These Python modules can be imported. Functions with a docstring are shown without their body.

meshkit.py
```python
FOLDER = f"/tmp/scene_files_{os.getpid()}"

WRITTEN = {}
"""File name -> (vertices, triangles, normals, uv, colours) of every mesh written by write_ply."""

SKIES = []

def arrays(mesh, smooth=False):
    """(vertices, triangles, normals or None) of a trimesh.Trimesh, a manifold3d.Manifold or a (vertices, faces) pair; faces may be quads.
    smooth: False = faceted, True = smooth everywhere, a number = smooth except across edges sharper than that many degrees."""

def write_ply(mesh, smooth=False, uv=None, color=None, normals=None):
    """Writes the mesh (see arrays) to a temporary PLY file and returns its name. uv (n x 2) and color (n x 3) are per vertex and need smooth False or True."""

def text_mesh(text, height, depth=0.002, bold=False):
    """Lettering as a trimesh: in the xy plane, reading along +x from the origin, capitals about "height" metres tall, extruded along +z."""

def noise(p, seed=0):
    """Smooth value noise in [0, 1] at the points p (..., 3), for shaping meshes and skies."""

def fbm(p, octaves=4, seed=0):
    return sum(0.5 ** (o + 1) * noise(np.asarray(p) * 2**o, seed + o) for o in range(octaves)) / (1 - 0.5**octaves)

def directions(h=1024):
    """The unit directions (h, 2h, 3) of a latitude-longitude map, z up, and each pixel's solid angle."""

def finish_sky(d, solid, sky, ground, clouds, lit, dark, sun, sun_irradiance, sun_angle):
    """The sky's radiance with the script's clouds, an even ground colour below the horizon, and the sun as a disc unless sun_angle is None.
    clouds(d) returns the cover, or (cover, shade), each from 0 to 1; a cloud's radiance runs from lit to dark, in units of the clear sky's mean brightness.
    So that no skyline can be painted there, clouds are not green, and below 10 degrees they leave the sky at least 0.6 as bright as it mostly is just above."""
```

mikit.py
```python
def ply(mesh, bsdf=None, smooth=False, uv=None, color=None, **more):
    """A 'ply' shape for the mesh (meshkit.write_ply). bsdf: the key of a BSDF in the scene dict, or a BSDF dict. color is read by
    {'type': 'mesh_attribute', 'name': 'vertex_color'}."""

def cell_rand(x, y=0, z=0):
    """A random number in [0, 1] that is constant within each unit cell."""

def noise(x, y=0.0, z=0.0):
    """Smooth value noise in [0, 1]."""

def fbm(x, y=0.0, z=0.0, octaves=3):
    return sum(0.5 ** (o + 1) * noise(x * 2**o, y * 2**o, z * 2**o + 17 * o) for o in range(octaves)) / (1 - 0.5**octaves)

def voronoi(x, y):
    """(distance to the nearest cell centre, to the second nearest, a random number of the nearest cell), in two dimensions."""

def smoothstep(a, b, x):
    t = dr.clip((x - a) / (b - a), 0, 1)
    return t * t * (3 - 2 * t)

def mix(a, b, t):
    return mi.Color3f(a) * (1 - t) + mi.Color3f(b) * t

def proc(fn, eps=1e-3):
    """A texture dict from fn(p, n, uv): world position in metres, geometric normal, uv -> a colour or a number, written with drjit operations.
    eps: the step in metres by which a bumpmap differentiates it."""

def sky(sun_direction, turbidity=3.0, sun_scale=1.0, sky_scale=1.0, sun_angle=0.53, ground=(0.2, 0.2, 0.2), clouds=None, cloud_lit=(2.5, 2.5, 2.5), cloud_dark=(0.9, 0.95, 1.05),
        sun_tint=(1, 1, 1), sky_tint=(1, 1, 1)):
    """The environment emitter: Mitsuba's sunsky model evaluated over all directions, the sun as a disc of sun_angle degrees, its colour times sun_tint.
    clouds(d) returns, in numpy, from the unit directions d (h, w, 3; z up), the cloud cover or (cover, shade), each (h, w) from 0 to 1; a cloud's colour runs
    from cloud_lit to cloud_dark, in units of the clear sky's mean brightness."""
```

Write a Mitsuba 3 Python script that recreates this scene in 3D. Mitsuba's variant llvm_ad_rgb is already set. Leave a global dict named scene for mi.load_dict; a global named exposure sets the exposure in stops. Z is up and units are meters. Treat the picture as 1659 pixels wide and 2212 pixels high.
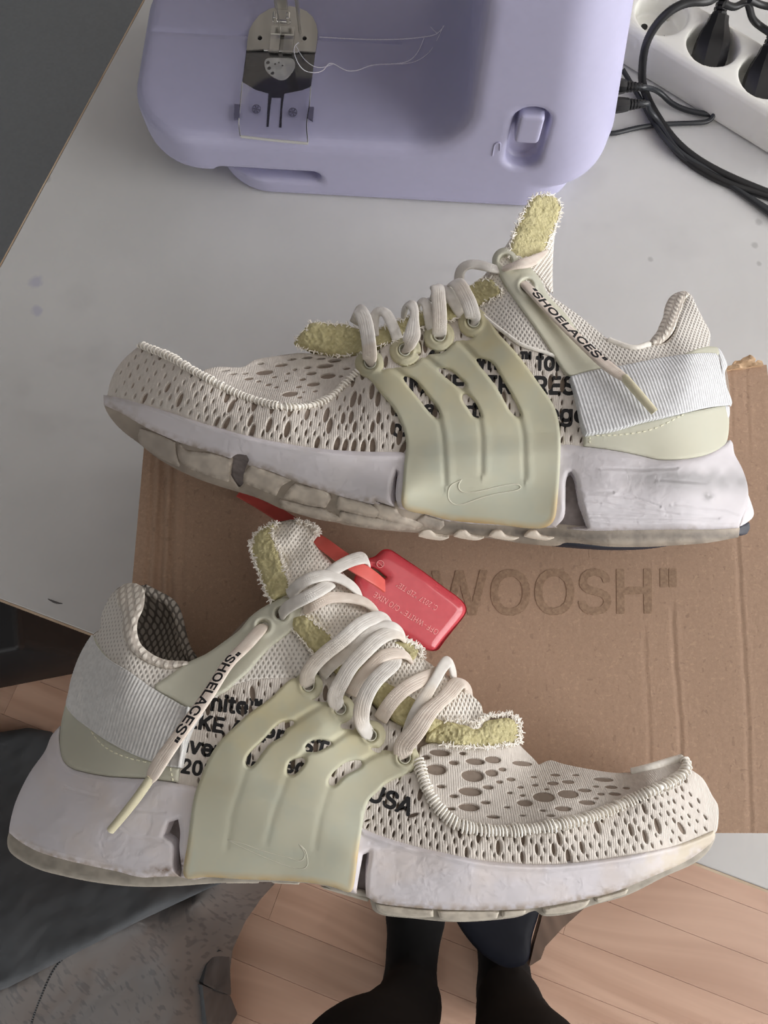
import math, numpy as np, shapely, trimesh, mitsuba as mi, drjit as dr
import mikit, meshkit
from mikit import proc, noise, fbm, voronoi, cell_rand, smoothstep, mix
from scipy.interpolate import RBFInterpolator, CubicSpline, RegularGridInterpolator
from scipy.spatial import cKDTree
from shapely import affinity
from shapely.geometry import Polygon, Point, LineString, MultiPolygon, box as sbox
from shapely.ops import unary_union

T4 = mi.ScalarTransform4f
rng = np.random.default_rng(7)
scene, labels = {'type': 'scene'}, {}

# ---------------------------------------------------------------- camera (table top at z = 0, lens 53 cm above it)
IW, IH, FPX, TILT, HC = 1659, 2212, 1665.0, 76.0, 0.53
_d = math.radians(TILT)
FWD = np.array([0, math.cos(_d), -math.sin(_d)]); UPV = np.array([0, math.sin(_d), math.cos(_d)])
EYE = np.array([0, 0, HC])
scene['camera'] = {'type': 'perspective', 'fov_axis': 'x', 'fov': math.degrees(2 * math.atan(IW / 2 / FPX)),
                   'near_clip': 0.02, 'far_clip': 50.0,
                   'to_world': T4().look_at(origin=EYE.tolist(), target=(EYE + FWD).tolist(), up=UPV.tolist())}
exposure = 0.58
# ---------------------------------------------------------------- light: a big window on the right wall, soft light of the room from everywhere else
scene['room_light'] = {'type': 'constant', 'radiance': {'type': 'rgb', 'value': [0.64, 0.638, 0.638]}}
WINDOW_RADIANCE = [4.3, 4.28, 4.27]

ZB = 0.125        # top of the cardboard box
ZF = -0.74        # floor


def U(px, py, z):
    """world point at height z seen at photograph position (px, py): used to take real positions off the photograph"""
    px, py, z = (np.asarray(v, float) for v in (px, py, z))
    v = FWD + ((px - IW / 2) / FPX)[..., None] * np.array([1.0, 0, 0]) + ((IH / 2 - py) / FPX)[..., None] * UPV
    return EYE + v * ((z - HC) / v[..., 2])[..., None]


def pix(P):
    q = np.asarray(P, float) - EYE
    w = q @ FWD
    return np.stack([IW / 2 + FPX * q[..., 0] / w, IH / 2 - FPX * (q @ UPV) / w], -1)


# ---------------------------------------------------------------- names and labels
def thing(key, label, cat, group=None):
    labels[key] = {'label': label, 'category': cat}
    if group: labels[key]['group'] = group
    return key


def numbered(key):
    if key not in scene: return key
    n = 1
    while f'{key}_{n:03d}' in scene: n += 1
    return f'{key}_{n:03d}'


def put(key, mesh, bsdf, label=None, cat=None, kind=None, group=None, smooth=False, **kw):
    key = numbered(key)
    scene[key] = mikit.ply(mesh, bsdf, smooth, **kw)
    d = {k: v for k, v in (('label', label), ('category', cat), ('kind', kind), ('group', group)) if v}
    if d: labels[key] = d
    return key


# ---------------------------------------------------------------- materials
def rgb(*c):
    c = np.array(c, float) / 255
    return np.where(c <= 0.04045, c / 12.92, ((c + 0.055) / 1.055) ** 2.4).tolist()


def mat(key, color, rough=0.5, bump=None, bscale=1.0, eps=3e-4, two=True, **kw):
    col = {'type': 'rgb', 'value': color} if isinstance(color, (list, tuple)) else (proc(color) if callable(color) else color)
    b = {'type': 'principled', 'base_color': col, 'roughness': rough, **kw}
    if bump is not None:
        b = {'type': 'bumpmap', 'tex': proc(bump, eps), 'scale': bscale, 'bsdf': b}
    scene[key] = {'type': 'twosided', 'bsdf': b} if two else b
    return key


def vcol(): return {'type': 'mesh_attribute', 'name': 'vertex_color'}


# ---------------------------------------------------------------- mesh tools
def concat(*ms): return trimesh.util.concatenate([m for m in ms])


def box(c, s, rz=0.0, bev=0.0):
    if bev:
        from manifold3d import Manifold
        r = bev
        hx, hy, hz = [x / 2 - r for x in s]
        sp = Manifold.sphere(r, 12)
        pts = [sp.translate((i * hx, j * hy, k * hz)) for i in (-1, 1) for j in (-1, 1) for k in (-1, 1)]
        mm = Manifold.batch_hull(pts).to_mesh()
        m = trimesh.Trimesh(mm.vert_properties[:, :3], mm.tri_verts)
    else:
        m = trimesh.creation.box(s)
    m.apply_transform(trimesh.transformations.rotation_matrix(rz, [0, 0, 1])); m.apply_translation(c)
    return m


def spline(P, n, closed=False):
    P = np.asarray(P, float)
    if closed: P = np.vstack([P, P[:1]])
    t = np.r_[0, np.cumsum(np.maximum(np.linalg.norm(np.diff(P[:, :3], axis=0), axis=1), 1e-6) ** 0.7)]
    cs = CubicSpline(t, P, bc_type='periodic' if closed else 'natural')
    return cs(np.linspace(0, t[-1], n + (1 if closed else 0)))[:n]


def tube(P, r, n=None, sides=10, caps=True):
    """round tube along a spline through P (k,3); r a number or one per point"""
    P = np.asarray(P, float)
    rr = np.full(len(P), r) if np.isscalar(r) else np.asarray(r, float)
    Q = spline(np.c_[P, rr], n or 12 * len(P)) if len(P) > 2 else np.c_[np.linspace(P[0], P[-1], 2), np.r_[rr[0], rr[-1]]]
    C, R = Q[:, :3], np.maximum(Q[:, 3], 1e-5)
    t = np.gradient(C, axis=0); t /= np.linalg.norm(t, axis=1, keepdims=True)
    u = np.cross(t[0], [0, 0, 1.0])
    if np.linalg.norm(u) < 1e-3: u = np.cross(t[0], [1.0, 0, 0])
    fr = []
    for k in range(len(C)):
        u = u - t[k] * (u @ t[k]); u /= np.linalg.norm(u); fr.append((u, np.cross(t[k], u)))
    a = np.linspace(0, 2 * np.pi, sides, endpoint=False)
    V = np.array([C[k] + R[k] * (np.cos(a)[:, None] * fr[k][0] + np.sin(a)[:, None] * fr[k][1]) for k in range(len(C))])
    return loft(V, caps)


def loft(V, caps=True, closed=True):
    """rings V (k, m, 3) -> mesh"""
    k, m = V.shape[:2]
    idx = np.arange(k * m).reshape(k, m)
    nx = np.roll(idx, -1, 1) if closed else idx[:, 1:]
    a = idx if closed else idx[:, :-1]
    f = np.concatenate([np.stack([a[:-1], nx[:-1], nx[1:]], -1).reshape(-1, 3), np.stack([a[:-1], nx[1:], a[1:]], -1).reshape(-1, 3)])
    v = V.reshape(-1, 3)
    if caps:
        v = np.vstack([v, V[0].mean(0), V[-1].mean(0)])
        c0, c1 = k * m, k * m + 1
        f = np.vstack([f, np.stack([np.full(m, c0), np.roll(idx[0], -1), idx[0]], -1), np.stack([np.full(m, c1), idx[-1], np.roll(idx[-1], -1)], -1)])
    return trimesh.Trimesh(v, f, process=False)


def nets(fn, lo, hi, h):
    """surface nets of the signed distance fn(x, y, z) < 0 inside"""
    lo, hi = np.array(lo, float), np.array(hi, float)
    n = np.maximum(np.ceil((hi - lo) / h).astype(int) + 1, 3)
    ax = [lo[i] + h * np.arange(n[i]) for i in range(3)]
    X, Y, Z = np.meshgrid(*ax, indexing='ij')
    F = fn(X, Y, Z)
    F = np.where(np.abs(F) < 1e-9, 1e-9, F)
    S = F < 0
    c = n - 1
    acc = np.zeros((*c, 3)); cnt = np.zeros(c)
    cor = [(i, j, k) for i in (0, 1) for j in (0, 1) for k in (0, 1)]
    sl = lambda o: tuple(slice(o[i], o[i] + c[i]) for i in range(3))
    for a in cor:
        for d in range(3):
            if a[d]: continue
            b = list(a); b[d] = 1
            fa, fb = F[sl(a)], F[sl(b)]
            m = (fa < 0) != (fb < 0)
            t = np.where(m, fa / np.where(m, fa - fb, 1), 0)
            p = np.zeros((*c, 3)); p += a; p[..., d] += t
            acc += p * m[..., None]; cnt += m
    on = cnt > 0
    I = np.argwhere(on)
    v = lo + h * (I + acc[on] / cnt[on][:, None])
    idx = -np.ones(c, int); idx[on] = np.arange(len(I))
    faces = []
    for d in range(3):
        e, g = (d + 1) % 3, (d + 2) % 3
        s0 = [slice(None)] * 3; s1 = [slice(None)] * 3
        s0[d] = slice(0, -1); s1[d] = slice(1, None)
        for s in (s0, s1):
            s[e] = slice(1, -1); s[g] = slice(1, -1)
        A, B = S[tuple(s0)], S[tuple(s1)]
        q = np.argwhere(A != B)
        if not len(q): continue
        inside = A[tuple(q.T)]
        base = q.copy(); base[:, e] += 1; base[:, g] += 1
        def at(de, dg):
            w = base.copy(); w[:, e] -= de; w[:, g] -= dg
            return idx[tuple(w.T)]
        quad = np.stack([at(0, 0), at(1, 0), at(1, 1), at(0, 1)], -1)
        quad[~inside] = quad[~inside][:, ::-1]
        faces.append(quad)
    f = np.vstack(faces)
    return trimesh.Trimesh(v, np.vstack([f[:, [0, 1, 2]], f[:, [0, 2, 3]]]), process=False)


def smin(a, b, k):
    h = np.clip(0.5 + 0.5 * (b - a) / k, 0, 1)
    return b * (1 - h) + a * h - k * h * (1 - h)


def smax(a, b, k): return -smin(-a, -b, k)


def rbox2(x, y, hx, hy, r):
    qx, qy = np.abs(x) - hx + r, np.abs(y) - hy + r
    return np.hypot(np.maximum(qx, 0), np.maximum(qy, 0)) + np.minimum(np.maximum(qx, qy), 0) - r


def capsule(P, a, b, ra, rb):
    a, b = np.asarray(a, float), np.asarray(b, float)
    ab = b - a
    t = np.clip(((P - a) @ ab) / (ab @ ab), 0, 1)
    return np.linalg.norm(P - a - t[..., None] * ab, axis=-1) - (ra + (rb - ra) * t)


def text_poly(text, height, bold=False):
    m = meshkit.text_mesh(text, height, 0.002, bold)
    up = m.face_normals[:, 2] > 0.5
    return unary_union([Polygon(t[:, :2]).buffer(height * 1e-3) for t in m.vertices[m.faces[up]]])


def text_at(text, height, p0, ang, bold=False, width=None, shear=0.0):
    """text polygon in photograph pixels: baseline starts at p0, runs at ang degrees (image y down)"""
    g = text_poly(text, height, bold)
    if width: g = affinity.scale(g, width / (g.bounds[2] - g.bounds[0]), 1, origin=(0, 0))
    if shear: g = affinity.skew(g, shear, 0, origin=(0, 0))
    c, s = math.cos(math.radians(ang)), math.sin(math.radians(ang))
    return affinity.affine_transform(g, [c, s, s, -c, p0[0], p0[1]])


# ---- sheets: regular grids over a photograph-traced outline, laid on a surface, clipped by a field, with rounded edges
def polyfield(g, X, Y):
    """signed distance in pixels, positive inside the polygon"""
    g = shapely.force_2d(g)
    b = shapely.segmentize(g.boundary, 0.6)
    tree = cKDTree(shapely.get_coordinates(b))
    shapely.prepare(g)
    d = tree.query(np.c_[X.ravel(), Y.ravel()])[0].reshape(X.shape)
    return np.where(shapely.contains_xy(g, X, Y), d, -d)


def clipgrid(X, Y, F, alt=True):
    """triangles of the grid where F > 0, cut at F = 0: (px, py) of the vertices, faces, boundary edges"""
    ny, nx = X.shape
    idx = np.arange(ny * nx).reshape(ny, nx)
    a, b, c, d = idx[:-1, :-1].ravel(), idx[:-1, 1:].ravel(), idx[1:, 1:].ravel(), idx[1:, :-1].ravel()
    par = ((np.add.outer(np.arange(ny - 1), np.arange(nx - 1)) % 2) == 0).ravel()
    tri = np.concatenate([np.stack([a, c, b], -1)[par], np.stack([a, d, c], -1)[par], np.stack([a, d, b], -1)[~par], np.stack([b, d, c], -1)[~par]])
    f = F.ravel().copy(); f[np.abs(f) < 1e-6] = 1e-6
    pos = f[tri] > 0
    k = pos.sum(1)
    out = [tri[k == 3]]
    P = np.c_[X.ravel(), Y.ravel()]
    ek, newp = {}, []
    n0 = len(P)
    part = tri[(k == 1) | (k == 2)]
    pp = pos[(k == 1) | (k == 2)]
    one = pp.sum(1) == 1
    # rotate so that the odd vertex comes first
    odd = np.where(one, pp.argmax(1), (~pp).argmax(1))
    r = np.arange(len(part))
    v0, v1, v2 = part[r, odd], part[r, (odd + 1) % 3], part[r, (odd + 2) % 3]
    e = np.vstack([np.c_[v0, v1], np.c_[v0, v2]]).astype(np.int64)
    lo, hi = e.min(1), e.max(1)
    code, inv = np.unique(lo * (ny * nx) + hi, return_inverse=True)
    cl, ch = code // (ny * nx), code % (ny * nx)
    t = f[cl] / (f[cl] - f[ch])
    t = np.clip(t, 0.02, 0.98)
    Q = P[cl] * (1 - t)[:, None] + P[ch] * t[:, None]
    m = len(part)
    e1, e2 = n0 + inv[:m], n0 + inv[m:]
    out.append(np.stack([v0, e1, e2], -1)[one])
    out.append(np.stack([e1, v1, v2], -1)[~one]); out.append(np.stack([e1, v2, e2], -1)[~one])
    P = np.vstack([P, Q]); tri = np.vstack(out)
    edges = np.vstack([np.c_[e2, e1][one], np.c_[e1, e2][~one]])   # boundary edges run so that the cut lies on a fixed side
    used = np.unique(tri)
    mp = -np.ones(len(P), int); mp[used] = np.arange(len(used))
    keep = (mp[edges] >= 0).all(1)
    return P[used], mp[tri], mp[edges[keep]]


def holefield(holes, X, Y, step):
    """eye-shaped holes (cx, cy, a, b, angle): positive inside a hole"""
    F = np.full(X.shape, -50.0)
    x0, y0 = X[0, 0], Y[0, 0]
    for cx, cy, a, b, ang in holes:
        R = max(a, b) * 1.6 + 2 * step
        i0, i1 = int((cy - R - y0) / step), int((cy + R - y0) / step) + 1
        j0, j1 = int((cx - R - x0) / step), int((cx + R - x0) / step) + 1
        i0, j0 = max(i0, 0), max(j0, 0)
        if i1 <= i0 or j1 <= j0: continue
        xx, yy = X[i0:i1, j0:j1] - cx, Y[i0:i1, j0:j1] - cy
        if xx.size == 0: continue
        c, s = math.cos(ang), math.sin(ang)
        u, v = xx * c + yy * s, -xx * s + yy * c
        g = (1 - np.sqrt((u / a) ** 2 + (v / b) ** 2 + 1e-9)) * min(a, b)
        F[i0:i1, j0:j1] = np.maximum(F[i0:i1, j0:j1], g)
    return F


class Surf:
    """smooth surface of heights above the box lid over the photograph's pixels, from control points (px, py, h)"""
    def __init__(self, ctrl, base=ZB, smooth=2.0, bounds=None):
        C = np.asarray(ctrl, float)
        rbf = RBFInterpolator(C[:, :2] / 100, C[:, 2], smoothing=smooth * 1e-3, kernel='thin_plate_spline')
        x0, x1, y0, y1 = bounds or (C[:, 0].min() - 40, C[:, 0].max() + 40, C[:, 1].min() - 40, C[:, 1].max() + 40)
        self.gx, self.gy = np.arange(x0, x1 + 8, 8.0), np.arange(y0, y1 + 8, 8.0)
        A, B = np.meshgrid(self.gx, self.gy)
        H = rbf(np.c_[A.ravel(), B.ravel()] / 100).reshape(A.shape)
        self.G = RegularGridInterpolator((self.gy, self.gx), H, method='cubic', bounds_error=False, fill_value=None)
        self.base, self.extra = base, []

    def h(self, px, py):
        px, py = np.asarray(px, float), np.asarray(py, float)
        q = np.stack([np.clip(py, self.gy[0], self.gy[-1]), np.clip(px, self.gx[0], self.gx[-1])], -1)
        r = self.G(q.reshape(-1, 2)).reshape(px.shape)
        for fn in self.extra: r = r + fn(px, py)
        return r

    def P(self, px, py, lift=0.0):
        """points on the surface pushed out along its normal"""
        px, py = np.asarray(px, float), np.asarray(py, float)
        e = 3.0
        p = U(px, py, self.base + self.h(px, py))
        tx = U(px + e, py, self.base + self.h(px + e, py)) - U(px - e, py, self.base + self.h(px - e, py))
        ty = U(px, py - e, self.base + self.h(px, py - e)) - U(px, py + e, self.base + self.h(px, py + e))
        n = np.cross(tx, ty)
        n /= np.linalg.norm(n, axis=-1, keepdims=True)
        return U(px, py, (p + n * np.asarray(lift)[..., None])[..., 2]), n


def sheet(g, surf, step, top, r=0.0, skirt=0.0015, holes=None, hole_r=None, ripple=None, color=None, pad=4, fmod=None):
    """outline g (pixels) laid on surf: thickness top (m), edge rounding r (m, over r_px), side walls down to -skirt; returns mesh kwargs"""
    x0, y0, x1, y1 = g.bounds
    X, Y = np.meshgrid(np.arange(x0 - pad, x1 + pad + step, step), np.arange(y0 - pad, y1 + pad + step, step))
    F = polyfield(g, X, Y)
    if fmod is not None: F = fmod(F, X, Y)
    if holes is not None: F = np.minimum(F, -holefield(holes, X, Y, step))
    P, tri, edges = clipgrid(X, Y, F)
    fi = RegularGridInterpolator((Y[:, 0], X[0]), F, bounds_error=False, fill_value=None)
    d = np.maximum(fi(P[:, ::-1]), 0)
    rp = max(r * 4600, 1e-6)
    q = np.clip(1 - d / rp, 0, 1) if r else np.zeros(len(d))
    lift = top - r * (1 - np.sqrt(np.maximum(1 - q * q, 0)))
    if callable(ripple): lift = lift + ripple(P[:, 0], P[:, 1], d)
    V, n = surf.P(P[:, 0], P[:, 1], lift)
    b = np.unique(edges)
    mp = -np.ones(len(P), int)
    # side wall: its own vertices, so that the edge stays crisp
    m0 = len(V)
    mp[b] = np.arange(len(b))
    low = V[b] - n[b] * (lift[b] + skirt)[:, None]
    ea, eb = mp[edges[:, 0]], mp[edges[:, 1]]
    ta, tb, la, lb = m0 + ea, m0 + eb, m0 + len(b) + ea, m0 + len(b) + eb
    walls = np.vstack([np.c_[ta, la, lb], np.c_[ta, lb, tb]])
    VV = np.vstack([V, V[b], low])
    f = np.vstack([tri, walls])
    # orient: faces up
    fn = np.cross(V[tri[:, 1]] - V[tri[:, 0]], V[tri[:, 2]] - V[tri[:, 0]])
    if (fn * n[tri[:, 0]]).sum() < 0: f[:len(tri)] = f[:len(tri), ::-1]
    m = trimesh.Trimesh(VV, f, process=False)
    kw = {}
    if color is not None:
        c = np.asarray(color(P[:, 0], P[:, 1], d), float)
        kw['color'] = np.clip(np.vstack([c, c[b], c[b]]), 0, 1)
    return m, kw


def pillow(g, surf, step=4.0, R=110, bottom=0.004, lift=0.0, r=0.004, rpx=22, ripple=None, color=None, tmax=None, fmod=None):
    """closed body: front on surf, rounded off at the outline, back reaching down to the box lid"""
    x0, y0, x1, y1 = g.bounds
    X, Y = np.meshgrid(np.arange(x0 - 6, x1 + 6 + step, step), np.arange(y0 - 6, y1 + 6 + step, step))
    F = polyfield(g, X, Y)
    if fmod is not None: F = fmod(F, X, Y)
    P, tri, edges = clipgrid(X, Y, F)
    d = np.maximum(RegularGridInterpolator((Y[:, 0], X[0]), F, bounds_error=False, fill_value=None)(P[:, ::-1]), 0)
    eb = np.unique(edges); d[eb] = 0
    q = np.clip(1 - d / rpx, 0, 1)
    rel = lift - r * (1 - np.sqrt(np.maximum(1 - q * q, 0)))
    if ripple is not None: rel = rel + ripple(P[:, 0], P[:, 1], d)
    V, n = surf.P(P[:, 0], P[:, 1], rel)
    hs = V[:, 2] - surf.base
    tt = np.maximum(hs - bottom, 0.001)
    if tmax: tt = np.minimum(tt, tmax)
    w = np.clip(1 - d / R, 0, 1)
    th = tt * np.sqrt(np.maximum(1 - w * w, 0))
    pq = pix(V)
    B = U(pq[:, 0], pq[:, 1], V[:, 2] - np.maximum(th, 1e-4))
    fn = np.cross(V[tri[:, 1]] - V[tri[:, 0]], V[tri[:, 2]] - V[tri[:, 0]])
    ft = tri if (fn * n[tri[:, 0]]).sum() > 0 else tri[:, ::-1]
    N = len(V)
    loop = np.vstack([np.c_[edges[:, 0], edges[:, 1], edges[:, 1] + N], np.c_[edges[:, 0], edges[:, 1] + N, edges[:, 0] + N]])
    m = trimesh.Trimesh(np.vstack([V, B]), np.vstack([ft, ft[:, ::-1] + N, loop]), process=False)
    kw = {}
    if color is not None:
        c = np.clip(np.asarray(color(P[:, 0], P[:, 1], d), float), 0, 1)
        kw['color'] = np.vstack([c, c])
    return m, kw


def crop(x0, y0, s):
    """takes traced positions of an enlarged view back to photograph pixels"""
    return lambda *pts: [(x0 + x / s, y0 + y / s) for x, y in pts]


def smoothpoly(pts, n=None):
    P = np.array(pts, float)
    return Polygon(spline(P, n or 8 * len(P), closed=True)).buffer(0)


def fill(pts): return Polygon(pts).buffer(0)


def ribbon(C, N, width, thick, tips=(1, 1), n=80, sides=18, e=0.75):
    """flat woven lace along points C with surface normals N; widths per point allowed"""
    C, N = np.asarray(C, float), np.asarray(N, float)
    w = np.broadcast_to(np.asarray(width, float), len(C)); t = np.broadcast_to(np.asarray(thick, float), len(C))
    Q = spline(np.c_[C, N, w, t], n)
    C, N, w, t = Q[:, :3], Q[:, 3:6], Q[:, 6], Q[:, 7]
    tg = np.gradient(C, axis=0); tg /= np.linalg.norm(tg, axis=1, keepdims=True)
    s = np.cross(tg, N); s /= np.linalg.norm(s, axis=1, keepdims=True)
    b = np.cross(s, tg)
    a = np.linspace(0, 2 * np.pi, sides, endpoint=False)
    ca, sa = np.cos(a), np.sin(a)
    ca, sa = np.sign(ca) * np.abs(ca) ** e, np.sign(sa) * np.abs(sa) ** e
    V = C[:, None] + w[:, None, None] / 2 * ca[:, None] * s[:, None] + t[:, None, None] / 2 * sa[:, None] * b[:, None]
    m = loft(V)
    L = np.r_[0, np.cumsum(np.linalg.norm(np.diff(C, axis=0), axis=1))]
    uv = np.vstack([np.stack(np.broadcast_arrays(L[:, None], (a / (2 * np.pi))[None]), -1).reshape(-1, 2), [[0, 0], [L[-1], 0]]])
    return m, uv, (C, s, b, w, t, L)


# ================================================================ the room
def extr(g, z0, z1):
    parts = [trimesh.creation.extrude_polygon(q, z1 - z0, engine='earcut') for q in getattr(g, 'geoms', [g])]
    m = concat(*parts); m.apply_translation([0, 0, z0]); return m


def slab(pts, ztop, thick, simp=0):
    """plate whose top outline is seen at the given photograph positions"""
    g = pts if hasattr(pts, 'bounds') else fill(pts)
    fn = lambda c: U(c[:, 0], c[:, 1], ztop)[:, :2]
    return extr(shapely.transform(g, fn), ztop - thick, ztop)


# table edges as they lie
_a, _b, _c, _e = (U(*p, 0)[:2] for p in ((0, 1294), (1659, 1923), (0, 575), (310, 0)))
E1 = (_b - _a) / np.linalg.norm(_b - _a)
E2 = np.array([-E1[1], E1[0]])
CORNER = _a + E1 * (E1 @ (_c - _a)) ; CORNER = _a + E1 * ((_c - _a) @ E1)
ANG = math.atan2(E1[1], E1[0])


def tb(u, v, z=0.0):
    """point at u along the table's front edge, v back from it"""
    p = CORNER + E1 * u + E2 * v
    return np.array([p[0], p[1], z])


def tbox(u0, u1, v0, v1, z0, z1, bev=0.0):
    return box(tb((u0 + u1) / 2, (v0 + v1) / 2, (z0 + z1) / 2), (u1 - u0, v1 - v0, z1 - z0), ANG, bev)


def laminate(tone):
    def fn(p, n, uv):
        u = p.x * E1[0] + p.y * E1[1]; v = p.x * E2[0] + p.y * E2[1]
        w = noise(u * 3.1, v * 9.0, tone * 31) * 2.0
        g = fbm(u * 5 + w * 0.6, v * 90 + w * 5, tone * 17, octaves=3)
        ring = 0.5 + 0.5 * dr.sin((v * 55 + w * 7 + noise(u * 4, v * 14, tone * 5) * 9))
        t = dr.clip(0.55 * g + 0.28 * ring, 0, 1)
        lo, hi = np.array(rgb(192, 152, 128)), np.array(rgb(230, 194, 170))
        k = 0.9 + 0.17 * tone
        return mix((lo * k).tolist(), (hi * k).tolist(), t)
    return fn


for i, t in enumerate((0.1, 0.4, 0.65, 0.95)):
    mat(f'laminate_{i}', laminate(t), 0.42, bump=lambda p, n, uv: fbm(p.x * 300, p.y * 300, 3.0), bscale=0.00006)
mat('dark_gap', rgb(158, 122, 100), 0.8)
mat('wall_dark', lambda p, n, uv: mi.Color3f(rgb(88, 93, 97)) * (0.92 + 0.16 * fbm(p.x * 9, p.y * 9, p.z * 9)), 0.85)
mat('wall_white', rgb(205, 203, 200), 0.9)
mat('frame_white', rgb(225, 225, 225), 0.4)

# floor: strips of laminate laid along the table front
put('floor', extr(Polygon([tb(-1.0, -2.2)[:2], tb(2.1, -2.2)[:2], tb(2.1, 2.0)[:2], tb(-1.0, 2.0)[:2]]), ZF - 0.06, ZF - 0.004), 'dark_gap',
    'light oak laminate floor of narrow strips below the table', kind='structure')
SW = 0.066
for row in range(-16, 30):
    rr = np.random.default_rng(100 + row)
    u = -0.3 - rr.uniform(0, 0.4)
    if not (-11 <= row <= 0):
        segs = [(-0.99, 2.09)]
    else:
        segs = [(-0.99, u)]
        while u < 1.55:
            l = rr.uniform(0.3, 0.52); segs.append((u, u + l)); u += l
        segs.append((u, 2.09))
    for u0, u1 in segs:
        if u1 - u0 < 0.02: continue
        put('floor__plank', tbox(u0 + 0.0002, u1 - 0.0002, row * SW + 0.0002, (row + 1) * SW - 0.0002, ZF - 0.012, ZF), f'laminate_{rr.integers(4)}')

put('wall_left', tbox(-1.1, -1.0, -2.2, 2.0, ZF - 0.06, 1.7), 'wall_dark', 'dark grey wall to the left of the table', kind='structure')
put('wall_back', tbox(-1.1, 2.2, 2.0, 2.1, ZF - 0.06, 1.7), 'wall_white', 'plain pale wall behind the table', kind='structure')
# right wall with the window opening
WU, WV0, WV1, WZ0, WZ1 = 2.1, -0.55, 1.5, 0.1, 1.5
put('wall_right', concat(tbox(WU, WU + 0.1, -2.2, WV0, ZF - 0.06, 1.7), tbox(WU, WU + 0.1, WV1, 2.0, ZF - 0.06, 1.7),
                         tbox(WU, WU + 0.1, WV0, WV1, ZF - 0.06, WZ0), tbox(WU, WU + 0.1, WV0, WV1, WZ1, 1.7)), 'wall_white', 'pale wall with the window', kind='structure')
put('ceiling', tbox(-1.1, 2.2, -2.2, 2.1, 1.7, 1.8), 'wall_white', 'white ceiling of the room', kind='structure')
_w = trimesh.Trimesh([tb(WU + 0.06, WV0, WZ0), tb(WU + 0.06, WV1, WZ0), tb(WU + 0.06, WV1, WZ1), tb(WU + 0.06, WV0, WZ1)], [[0, 1, 2], [0, 2, 3]], process=False)
if (_w.face_normals[0] @ np.r_[E1, 0]) > 0: _w.invert()
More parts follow.
